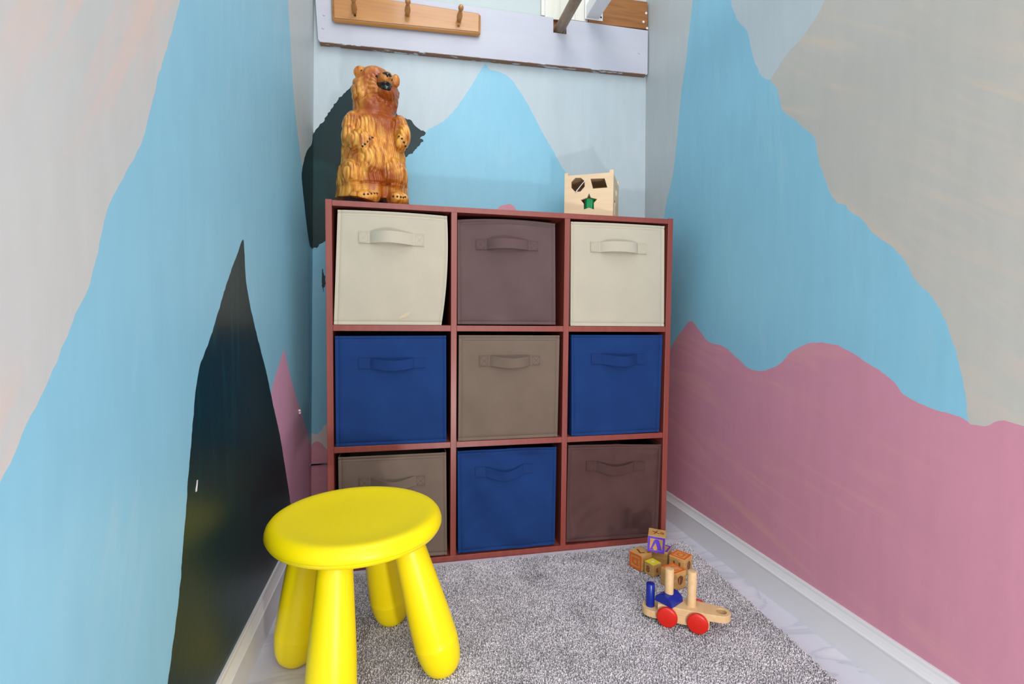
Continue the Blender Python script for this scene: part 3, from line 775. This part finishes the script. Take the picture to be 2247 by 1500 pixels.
# nose and open mouth, small solid pieces hugging the muzzle
def patch(name, pts, m, thick, lbl):
    V = []; Fc = []; cen = [sum(p[0] for p in pts) / len(pts), sum(p[1] for p in pts) / len(pts)]
    sp = []
    for i in range(len(pts)):
        a, b = pts[i], pts[(i + 1) % len(pts)]
        for k in range(4): sp.append((a[0] + (b[0] - a[0]) * k / 4, a[1] + (b[1] - a[1]) * k / 4))
    rings = 8; last = None; idx = []
    for r_ in range(rings + 1):
        f = 1 - r_ / rings
        row_ = []
        for p in sp:
            u = cen[0] + (p[0] - cen[0]) * f; v = cen[1] + (p[1] - cen[1]) * f
            h, n_ = hit(u, v)
            if h is None: h = last[0]; n_ = last[1]
            last = (h, n_)
            hh = thick * math.sqrt(max(0, 1 - f ** 2)) - .0012 * (f > .99)
            row_.append(len(V)); V.append(h - CP.__sub__(h).normalized() * -hh - broot.location)
        idx.append(row_)
    n_ = len(sp)
    for r_ in range(rings):
        for i in range(n_):
            j = (i + 1) % n_; Fc.append([idx[r_][i], idx[r_][j], idx[r_ + 1][j], idx[r_ + 1][i]])
    o = mk(name, V, Fc, m, broot, True); o['label'] = lbl
    bmm = bmesh.new(); bmm.from_mesh(o.data); bmesh.ops.remove_doubles(bmm, verts=bmm.verts, dist=1e-5); bmesh.ops.recalc_face_normals(bmm, faces=bmm.faces)
    bmesh.ops.smooth_vert(bmm, verts=bmm.verts, factor=.5, use_axis_x=True, use_axis_y=True, use_axis_z=True)
    bmm.to_mesh(o.data); bmm.free()
patch('mouth', [(826, 180), (836, 179.5), (846, 178), (853, 179), (860, 186), (861, 194), (857, 200), (849, 199), (838, 196), (829, 190), (825.5, 184)], M_BLACK, .005, 'glossy black open mouth')
patch('nose', [(837, 160), (842, 157), (850, 157), (857, 161), (861, 168), (858, 170), (853, 166), (850, 171), (847, 165), (842, 161)], M_BLACK, .003, 'black painted nose')
# bark under the base
pl_ = [(.034, .09), (.05, .070), (.075, .062), (.10, .075), (.12, .095), (.13, .12), (.13, .19), (.11, .21), (.06, .205), (.03, .17)]
prism('bark_base', [(a - .1, b - YC) for a, b in pl_], .030, M_BARK, broot, bevel=.002)['label'] = 'dark bark left under the base'

# ------------------------------------------------------------------ shape sorting box
SX, SY, SR, SW, SHT = .7306, .1419, R(-30.3), .139, .138
sroot = empty('shape_sorter', (SX, SY, BZ), SR, 'pale wooden shape sorting box with cut out holes on the shelf top', 'toy box')
t_ = .008; h_ = SW / 2
fn = Matrix.Rotation(SR, 3, 'Z') @ Vector((0, -1, 0)); fo = Vector((SX, SY, BZ)) + fn * h_; fr = Matrix.Rotation(SR, 3, 'Z') @ Vector((1, 0, 0))
def sl(u, v):
    p = onplane(u, v, fo, fn); return ((p - fo).dot(fr), p.z - BZ)
C3 = lambda x, y: sl(1200 + x / 10, 340 + y / 10)
octa = [C3(*p) for p in ((625, 500), (745, 500), (825, 570), (830, 690), (735, 800), (620, 805), (535, 715), (535, 590))]
para = [C3(*p) for p in ((955, 520), (1265, 510), (1325, 712), (1010, 740))]
star = [C3(*p) for p in ((925, 838), (965, 935), (1105, 965), (1030, 1050), (1030, 1192), (920, 1155), (808, 1195), (805, 1060), (742, 985), (880, 935))]
FM = Matrix(((1, 0, 0, 0), (0, 0, 1, -h_), (0, 1, 0, 0), (0, 0, 0, 1)))
Ht = SHT
out_ = [(-h_, 0), (h_, 0), (h_, Ht), (h_ - .011, Ht), (h_ - .011, Ht - .0075), (-h_ + .010, Ht - .0075), (-h_ + .010, Ht), (-h_, Ht)]
prism('front_panel', out_, t_, M_PLY, sroot, FM, holes=[octa, para, star], bevel=.0004)
side_holes = [[(.02 * math.cos(a), .095 + .016 * math.sin(a)) for a in [k * math.pi / 4 + .39 for k in range(8)]], [(-.045, .02), (-.012, .02), (-.012, .06), (-.045, .06)], [(.012, .02), (.048, .02), (.03, .06)]]
for s in (-1, 1):
    SMx = Matrix(((0, 0, 1, (h_ - t_) if s > 0 else -h_), (1, 0, 0, 0), (0, 1, 0, 0), (0, 0, 0, 1)))
    prism('side_panel', [(-h_ + t_ + .0004, .0), (h_ - t_ - .0004, .0), (h_ - t_ - .0004, Ht - .012), (-h_ + t_ + .0004, Ht - .012)], t_, M_PLY, sroot, SMx, holes=side_holes)
BMx = Matrix(((1, 0, 0, 0), (0, 0, 1, h_ - t_), (0, 1, 0, 0), (0, 0, 0, 1)))
prism('back_panel', out_, t_, M_PLY, sroot, BMx)
from_bm('bottom_panel', boxbm(-h_ + t_ + .0005, h_ - t_ - .0005, -h_ + t_ + .0005, h_ - t_ - .0005, 0, .005), M_PLY, sroot)
from_bm('lid', boxbm(-h_ + .0015, h_ - .0015, -h_ + t_ + .0005, h_ - t_ - .0005, Ht - .0115, Ht - .0065, .0006), M_PLY, sroot)
# clear strap across the octagon hole
a = C3(625, 830); b = C3(925, 470)
V = []; Fc = []
for k in range(13):
    t = k / 12; x = a[0] + (b[0] - a[0]) * t; z = a[1] + (b[1] - a[1]) * t; y = -h_ - .0008 - .004 * math.sin(math.pi * t)
    w = .0013 * (1 - .7 * t)
    V += [(x - w, y, z + w * .5), (x + w, y, z - w * .5)]
for k in range(12): Fc.append([2 * k, 2 * k + 1, 2 * k + 3, 2 * k + 2])
o = mk('tie_strip', V, Fc, M_WHITE, sroot, True); o['label'] = 'thin white strip over the octagonal hole'
md = o.modifiers.new('s', 'SOLIDIFY'); md.thickness = .0005
# loose shaped blocks inside
def inblock(name, pts, x, y, z, h, m, label, vertical=False):
    w = Matrix.Translation((SX, SY, BZ)) @ Matrix.Rotation(SR, 4, 'Z')
    loc = w @ Vector((x, y, z)); V, Fc = prism_local(pts, h)
    if vertical: V = [(v[0], v[2], v[1]) for v in V]; Fc = [f[::-1] for f in Fc]
    o = mk(name, V, Fc, m); o.location = loc; o.rotation_euler = (0, 0, SR)
    md = o.modifiers.new('b', 'BEVEL'); md.width = .001; md.segments = 2; md.limit_method = 'ANGLE'
    tag(o, label, 'toy block', 'shaped blocks inside the sorting box')
stc = (sum(p[0] for p in star) / 10, sum(p[1] for p in star) / 10)
sw_ = (max(p[0] for p in star) - min(p[0] for p in star)) * .33; gz = sl(1292, 433)[1]
inblock('green_block', [(-sw_, 0), (-sw_ * .5, -.007), (sw_ * .5, -.007), (sw_, 0), (sw_, .02), (-sw_, .02)], stc[0], -h_ + t_ + .009, .0055, gz - .0055, M_GREENB, 'green block seen through the star hole of the sorting box')
pc = sum(p[0] for p in para) / 4; oc = sum(p[0] for p in octa) / 8
pm = min(p[1] for p in para); om = min(p[1] for p in octa)
inblock('slanted_block', [(-.022, -.012), (.016, -.012), (.022, .012), (-.016, .012)], pc, -.036 + .001, .0055, pm - .0055 + .007, M_YELB, 'yellow block behind the slanted hole of the sorting box')
inblock('octagon_block', [(.016 * math.cos(k * math.pi / 4 + .39), .016 * math.sin(k * math.pi / 4 + .39)) for k in range(8)], oc + .002, -.012, .0055, om - .0055 + .012, M_PINKB, 'pink block behind the octagonal hole of the sorting box')
inblock('natural_block', arc(0, 0, .014, 0, 345, 23), .020, .010, .0055, .100, M_BEECH, 'plain wooden cylinder block behind the yellow block in the sorting box')

# ------------------------------------------------------------------ yellow stool
sx, sy = .100, -.360
st = empty('childrens_stool', (sx, sy, 0), R(-17), 'bright yellow plastic children stool with four fat legs', 'stool')
r0 = .149; zt = .2880
prof = [(0, zt - .0085), (.04, zt - .0083), (.08, zt - .0070), (.105, zt - .0045), (.122, zt - .0012), (.130, zt), (.137, zt - .0004), (.1425, zt - .0033), (.1470, zt - .009), (.1492, zt - .0155), (.1495, zt - .021), (.1486, zt - .0230), (.1478, zt - .0232), (.1478, zt - .0238), (.1474, zt - .026), (.144, zt - .031), (.137, zt - .035), (.126, zt - .038), (.10, zt - .039), (0, zt - .039)]
from_bm('seat', lathe(prof, 96), M_YEL, st, True)
feet = [(-.030, -.328), (.259, -.417), (.156, -.237), None]
fc_ = Vector((.115, -.368)); rad = .150
for k in range(4):
    an = R(-17) + R(90) * k
    # direction from stool centre towards each foot
    fx = .004 + fc_.x - sx + .141 * math.cos(an) - (.008 if k == 3 else 0); fy = .006 + fc_.y - sy + .141 * math.sin(an)
    tx = .088 * math.cos(an); ty = .088 * math.sin(an)
    inv = Matrix.Rotation(R(17), 3, 'Z'); a = inv @ Vector((fx, fy, .0)); b = inv @ Vector((tx, ty, zt - .035))
    ax = b - a; Ln = ax.length
    lp = [(0, 0), (.012, .001), (.021, .005), (.029, .013), (.0345, .025), (.0375, .042), (.039, .062), (.039, .0635), (.0388, .064), (.0385, .075), (.037, .11), (.0335, .16), (.0300, .205), (.0275, .24), (.026, Ln), (0, Ln)]
    bm = lathe(lp, 40, Matrix.Translation(a) @ axis_to(ax))
    bmesh.ops.translate(bm, verts=bm.verts, vec=(0, 0, 0))
    mnz = min(v.co.z for v in bm.verts)
    for v in bm.verts:
        if v.co.z < 0.001: v.co.z = .001
    from_bm('leg', bm, M_YEL, st, True)

# ------------------------------------------------------------------ rug
RT = .005
pol = [(.040, -.024), (.960, -.024), (.9195, -.60), (.889, -1.02), (.030, -1.02)]
rug = empty('rug', (.5, -.5, 0), label='grey mottled tufted rug on the marble look floor', cat='rug')
prism('backing', [(a - .5, b + .5) for a, b in pol], RT - .002, mat('rug_backing', hx(168, 166, 170), .9), rug)
N_T = 150000
pts = np.random.rand(N_T * 2, 2) * np.array([.94, 1.02]) + np.array([.025, -1.025])
xr = .9605 + (pts[:, 1] + .024) * .0717
xl = .040 + (pts[:, 1] + .012) * .01
jit = (np.random.rand(len(pts)) - .5) * .004
ok = (pts[:, 0] > xl + jit) & (pts[:, 0] < xr + jit) & (pts[:, 1] < -.024 + jit); pts = pts[ok][:N_T]; n = len(pts)
hgt = .0035 + np.random.rand(n) * .0030; wd = .0012 + np.random.rand(n) * .0011
an = np.random.rand(n) * 2 * np.pi; lean = (np.random.rand(n, 2) - .5) * .004
V = np.zeros((n, 7, 3))
for k in range(3):
    aa = an + k * 2.094
    V[:, k, 0] = pts[:, 0] + np.cos(aa) * wd; V[:, k, 1] = pts[:, 1] + np.sin(aa) * wd; V[:, k, 2] = .002
    aa = aa + .9
    V[:, 3 + k, 0] = pts[:, 0] + lean[:, 0] * .6 + np.cos(aa) * wd * .95; V[:, 3 + k, 1] = pts[:, 1] + lean[:, 1] * .6 + np.sin(aa) * wd * .95; V[:, 3 + k, 2] = .002 + hgt * .72
V[:, 6, 0] = pts[:, 0] + lean[:, 0]; V[:, 6, 1] = pts[:, 1] + lean[:, 1]; V[:, 6, 2] = .002 + hgt
V -= np.array([.5, -.5, 0])
fl = np.array([[0, 1, 4], [0, 4, 3], [1, 2, 5], [1, 5, 4], [2, 0, 3], [2, 3, 5], [3, 4, 6], [4, 5, 6], [5, 3, 6]])
Fi = (fl[None] + (np.arange(n) * 7)[:, None, None]).reshape(-1)
me = bpy.data.meshes.new('pile'); me.vertices.add(n * 7); me.vertices.foreach_set('co', V.ravel())
nf = n * 9; me.loops.add(nf * 3); me.loops.foreach_set('vertex_index', Fi.astype(np.int32))
me.polygons.add(nf); me.polygons.foreach_set('loop_start', np.arange(nf, dtype=np.int32) * 3)
me.update(calc_edges=True); me.validate()
big = np.array([noise.noise(Vector((p[0] * 9, p[1] * 9, 0))) + .6 * noise.noise(Vector((p[0] * 28, p[1] * 28, 4))) for p in pts])
tv_ = np.clip(.52 + .28 * big + (np.random.rand(n) - .5) * .75, 0, 1)
aT = me.attributes.new('tuft', 'FLOAT', 'POINT'); aT.data.foreach_set('value', np.repeat(tv_, 7))
o = link('pile', me, rug, (M_RUG,), False); o['kind'] = 'stuff'
RZ = .0070   # height toys rest at

# ------------------------------------------------------------------ toy train
th = R(-33.15); U = Vector((math.cos(th), math.sin(th), 0)); Nn = Vector((math.sin(th), -math.cos(th), 0))
A0 = Vector((.705, -.375, 0)) - Nn * .032     # centre line below the rear wheel
tr = empty('toy_train', (A0.x, A0.y, RZ), th, 'wooden toy train base with red wheels, pegs and blue curved cab on the rug', 'toy train')
WR = .0205; dz = -.0085 + .0085 - RZ + RZ
zz_ = lambda z: z - RZ     # world height to local
hw = .0215
# main body (side outline extruded across), local x along the train, y across
def sideprism(name, pts, w, m):
    V, Fc = prism_local(pts, 2 * w); V = [(v[0], w - v[2], v[1]) for v in V]
    return mk(name, V, Fc, m, tr)
o = prism('train_base', [(-.0195, -hw), (.075, -hw), (.100, -.019)] + arc(.102, 0, .0185, -80, 80, 14) + [(.100, .019), (.075, hw), (-.0195, hw)], .0145, M_BEECH, tr, Matrix.Translation((0, 0, zz_(.0325))), holes=[arc(.103, 0, .0098, 0, 345, 23)], bevel=.001)
o = prism('underframe', [(-.0195, -hw), (.081, -hw), (.081, hw), (-.0195, hw)], .0175, M_BEECH, tr, Matrix.Translation((0, 0, zz_(.015))), bevel=.001)
o = prism('coupling_platform', [(-.0195, -.0205), (-.030, -.0205)] + arc(-.033, 0, .0195, -95, -265, 16) + [(-.030, .0205), (-.0195, .0205)], .014, M_BEECH, tr, Matrix.Translation((0, 0, zz_(.0155))), bevel=.001)
for x in (0, .0585):
    for s in (-1, 1):
        pr_ = [(0, .0002), (.004, 0), (.017, 0), (.0195, .001), (WR, .003), (WR, .0065), (.0195, .0085), (.017, .0095), (0, .0098)]
        Mx = Matrix.Translation((x, s * (hw + .0007), zz_(RZ + WR - .0005))) @ axis_to((0, s, 0))
        from_bm('wheel', lathe(pr_, 40, Mx), M_RED, tr, True)
    from_bm('axle', lathe([(0, 0), (.003, 0), (.003, .040), (0, .040)], 14, Matrix.Translation((x, -.02, zz_(RZ + WR - .0005))) @ axis_to((0, 1, 0))), M_BEECH, tr, True)
def peg(x, z0, z1, m, lbl):
    pr_ = [(0, 0), (.0091, 0), (.0091, z1 - z0 - .0015), (.0083, z1 - z0 - .0003), (.0075, z1 - z0), (0, z1 - z0)]
    from_bm('peg', lathe(pr_, 28, Matrix.Translation((x, 0, zz_(z0)))), m, tr, True, 40)['label'] = lbl
peg(-.0362, .0295, .0775, M_NAVY, 'blue peg'); peg(.0012, .047, .1165, M_BEECH, 'plain wooden peg'); peg(.0457, .047, .1195, M_BEECH, 'plain wooden peg')
# curved cab: half round piece turned on its peg
aw = .0205; D = []
for k in range(25):
    a = math.pi * k / 24; D.append((aw * math.cos(a), .0185 * math.sin(a) ** .85))
V, Fc = prism_local(D, .041)
V = [Vector((v[0], v[2] - .0205, v[1])) for v in V]
Mx = Matrix.Translation((.0012, 0, zz_(.0472))) @ Matrix.Rotation(R(-62) - th, 4, 'Z')
V = [Mx @ v for v in V]
o = mk('curved_cab', V, [f[::-1] for f in Fc], M_NAVY, tr, True, auto=40)
md = o.modifiers.new('b', 'BEVEL'); md.width = .0012; md.segments = 3; md.limit_method = 'ANGLE'; md.angle_limit = R(40)

# ------------------------------------------------------------------ alphabet blocks
def face_m(s, face, inset_=0):
    """matrix from the face's own plane (x right, y up, z out) to the block frame (origin at base centre)"""
    c = s / 2
    if face == 'front': return Matrix(((1, 0, 0, 0), (0, 0, -1, -c), (0, 1, 0, c), (0, 0, 0, 1)))
    if face == 'top': return Matrix(((1, 0, 0, 0), (0, 1, 0, 0), (0, 0, 1, s), (0, 0, 0, 1)))
    if face == 'right': return Matrix(((0, 0, 1, c), (1, 0, 0, 0), (0, 1, 0, c), (0, 0, 0, 1)))
def block(loc, yaw, s, label, deco, rot=None):
    rt = empty('alphabet_block', loc, yaw, label, 'toy block', 'wooden alphabet blocks piled by the shelf corner', rot=rot)
    from_bm('cube', boxbm(-s / 2, s / 2, -s / 2, s / 2, 0, s, .0012, 2), M_BLOCKW, rt, False)
    for d in deco:
        kind, face, m_ = d[0], d[1], d[2]; FMx = face_m(s, face)
        if kind == 'frame':
            o_ = s / 2 - .0010; i_ = s / 2 - .0060
            prism('frame', [(-o_, -o_), (o_, -o_), (o_, o_), (-o_, o_)], .0005, m_, rt, FMx, holes=[[(-i_, -i_), (i_, -i_), (i_, i_), (-i_, i_)]])
        if kind == 'fill':
            o_ = s / 2 - .0010; prism('painted_face', [(-o_, -o_), (o_, -o_), (o_, o_), (-o_, o_)], .0004, m_, rt, FMx)
        if kind == 'dot': prism('dot', arc(0, 0, .0035, 0, 345, 23), .0007, m_, rt, FMx)
        if kind == 'glyph':
            ch, sz, ang = d[3], d[4], d[5]; ox, oy = (d[6], d[7]) if len(d) > 6 else (0, 0)
            glyph('letter', ch, sz, FMx @ Matrix.Translation((ox, oy, .0003)) @ Matrix.Rotation(R(ang), 4, 'Z'), m_, rt)
        if kind == 'poly':
            prism('letter', d[3], .0006, m_, rt, FMx, holes=d[4] if len(d) > 4 else ())
        if kind == 'pic':   # scorched picture: an oval with a slit
            prism('picture', [(.0085 * math.cos(a) * (1 + .12 * math.sin(3 * a)) + .001, .011 * math.sin(a) + .001) for a in [k / 24 * 2 * math.pi for k in range(24)]], .0004, m_, rt, FMx,
                  holes=[[(-.004, -.008), (-.0015, -.009), (.0005, .004), (-.001, .009), (-.0025, .003)]])
OR2, PU, BR_ = M_ORANGE, M_PURPLE, M_BROWNINK
s = .0399
block((.770, -.1315, RZ), -1.1423, s, 'block with orange frame and letter facing left, the leftmost of the pile',
      [('frame', 'front', OR2), ('poly', 'front', OR2, [(-.0105, .0095), (.011, .0095), (.011, .0050), (.0085, .0050), (.0085, -.0050), (.011, -.0050), (.011, -.0100), (-.0035, -.0100), (-.0095, -.006), (-.0115, 0), (-.0105, .005)], [[(-.0025, .0035), (.004, .0035), (.004, -.0045), (-.0025, -.0045), (-.005, -.0005)]]),
       ('glyph', 'top', BR_, 'L', .030, 60)])
s = .0291
block((.784, -.169, RZ), -1.2388, s, 'small block with yellow top and white dot at the front of the pile', [('fill', 'top', M_YINK), ('dot', 'top', M_WHITE), ('glyph', 'front', BR_, '8', .022, 0, -.002, 0), ('glyph', 'right', BR_, 'E', .014, 0, 0, 0)])
s = .0413
block((.8578, -.1726, RZ), -.9884, s, 'block with orange framed top nearest the baseboard', [('frame', 'top', OR2), ('glyph', 'top', OR2, 'D', .028, 180), ('pic', 'right', BR_), ('glyph', 'front', BR_, 'H', .030, 0)])
s = .0407
block((.8046, -.2292, RZ), -1.2775, s, 'block with orange framed top directly behind the toy train', [('frame', 'top', OR2), ('glyph', 'top', OR2, 'C', .030, 60), ('pic', 'right', BR_), ('glyph', 'front', BR_, 'I', .03, 0)])
s = .0410
block((.832, -.1255, RZ), -.807, s, 'block with purple framed top half hidden below the uppermost block', [('frame', 'top', PU), ('glyph', 'top', PU, 'I', .032, 0), ('glyph', 'top', PU, 'D', .020, 0, -.009, 0)])
s = .0425
Vs = Matrix.Rotation(-.5424, 4, 'Z') @ Matrix.Rotation(.0395, 4, 'Y') @ Matrix.Rotation(.0576, 4, 'X')
cV = Vector((.809, -.140, .0742)); bV = cV - Vs.to_3x3() @ Vector((0, 0, s / 2))
Vp = [(a * 1.12, b * 1.12) for a, b in [(-.0135, -.0125), (-.0050, -.0125), (-.0050, -.0108), (-.0075, -.0100), (-.0070, -.0070), (-.0012, .0045), (.0035, -.0105), (.0012, -.0112), (.0012, -.0125), (.0135, -.0125), (.0120, -.0085), (.0065, .0085), (.0045, .0118), (.0010, .0128), (-.0035, .0115), (-.0058, .0075), (-.0108, -.0088)]]
# the picture shows it as an upturned V: thin left stroke, thick right stroke
block(tuple(bV), 0, s, 'uppermost block with purple frame and purple upside down V', [('frame', 'front', PU), ('poly', 'front', PU, Vp), ('glyph', 'top', BR_, 'X', .020, 20, -.003, 0), ('glyph', 'top', BR_, 'G', .013, 20, .0115, 0)], rot=Vs.to_euler())

# ------------------------------------------------------------------ cable and small wall bits
def tube(name, pts, r, m, parent=None, seg=10):
    V = []; Fc = []
    P = [Vector(p) for p in pts]
    for i, p in enumerate(P):
        d = (P[min(i + 1, len(P) - 1)] - P[max(i - 1, 0)]).normalized(); q_ = d.to_track_quat('Z', 'Y')
        for k in range(seg):
            V.append(p + q_ @ Vector((r * math.cos(2 * math.pi * k / seg), r * math.sin(2 * math.pi * k / seg), 0)))
    for i in range(len(P) - 1):
        for k in range(seg):
            a = i * seg + k; b = i * seg + (k + 1) % seg; Fc.append([a, b, b + seg, a + seg])
    Fc += [list(range(seg))[::-1], list(range((len(P) - 1) * seg, len(P) * seg))]
    return mk(name, V, Fc, m, parent, True)
c0 = at(676, 1020, 1, .306); c1 = at(722, 1017, 1, .308)
croot = empty('wall_cable', (c0.x, c0.y, c0.z), label='short black cable running from the left wall behind the shelf unit', cat='cable')
x_w = XLf(c0.z)
tube('cord', [(x_w - c0.x, -.004, 0), (0, 0, 0), (c1.x - c0.x, .002, c1.z - c0.z), (c1.x - c0.x + .10, .003, c1.z - c0.z - .01)], .0026, M_BLACK, croot)
tube('connector', [(x_w - c0.x, -.004, 0), (.002, 0, 0)], .0048, mat('pink_white_connector', hx(214, 176, 190), .5), croot)['label'] = 'paint covered pink connector'
c = onplane(655, 903, OL, NL)
b_ = bmesh.new()
for k in range(4):
    bmesh.ops.create_icosphere(b_, subdivisions=2, radius=.0035 - .0004 * k, matrix=Matrix.Translation((.002, .006 * (k - 1.5) * .5, (.004, -.003, .002, -.001)[k])))
o = from_bm('wall_anchor', b_, mat('pale_pink_plastic', hx(236, 205, 214), .5), None, True); o.location = c + Vector((.0015, 0, 0))
tag(o, 'small pale pink plug stuck in the pink part of the left wall', 'wall plug')
c = onplane(431, 1066, OL, NL)
o = mk('paint_chip', [(.0004, -.003, -.007), (.0004, .001, -.007), (.0004, .003, 0), (.0004, .0045, .007), (.0004, .002, .0075), (.0004, 0, .002), (.0004, -.003, -.003)], [[0, 1, 2, 3, 4, 5, 6]], M_WHITE)
md = o.modifiers.new('s', 'SOLIDIFY'); md.thickness = .0003; o.location = c; tag(o, 'tiny white paint chip on left edge of the dark green painted tree', 'paint chip')

# ------------------------------------------------------------------ light
W = bpy.data.worlds.new('w'); SC.world = W; W.use_nodes = True
W.node_tree.nodes['Background'].inputs[0].default_value = (.97, .97, .98, 1)
W.node_tree.nodes['Background'].inputs[1].default_value = 1.2
def area(name, loc, target, sx_, sy_, e, col=(1, 1, 1)):
    l = bpy.data.lights.new(name, 'AREA'); l.shape = 'RECTANGLE'; l.size = sx_; l.size_y = sy_; l.energy = e; l.color = col
    o = bpy.data.objects.new(name, l); COL.objects.link(o); o.location = loc
    o.rotation_euler = (Vector(target) - Vector(loc)).to_track_quat('-Z', 'Y').to_euler(); return o
area('doorway_daylight', (.45, -2.5, 1.5), (.45, 0, .7), 1.6, 1.6, 28, (1, .98, .96))
area('overhead_fill', (.45, -.7, 2.3), (.45, -.6, 0), 0.6, 1.2, 13, (1, .98, .96))  # unseen fill light, added overhead to brighten the side walls and stool seat
area('low_lamp', (.49, -1.5, .15), (.5, .3, 1.1), .07, .07, 7, (1, .98, .95))
SC.view_settings.view_transform = 'Standard'; SC.view_settings.look = 'None'
SC.view_settings.exposure = -0.18; SC.view_settings.gamma = 1; SC.view_settings.use_curve_mapping = False
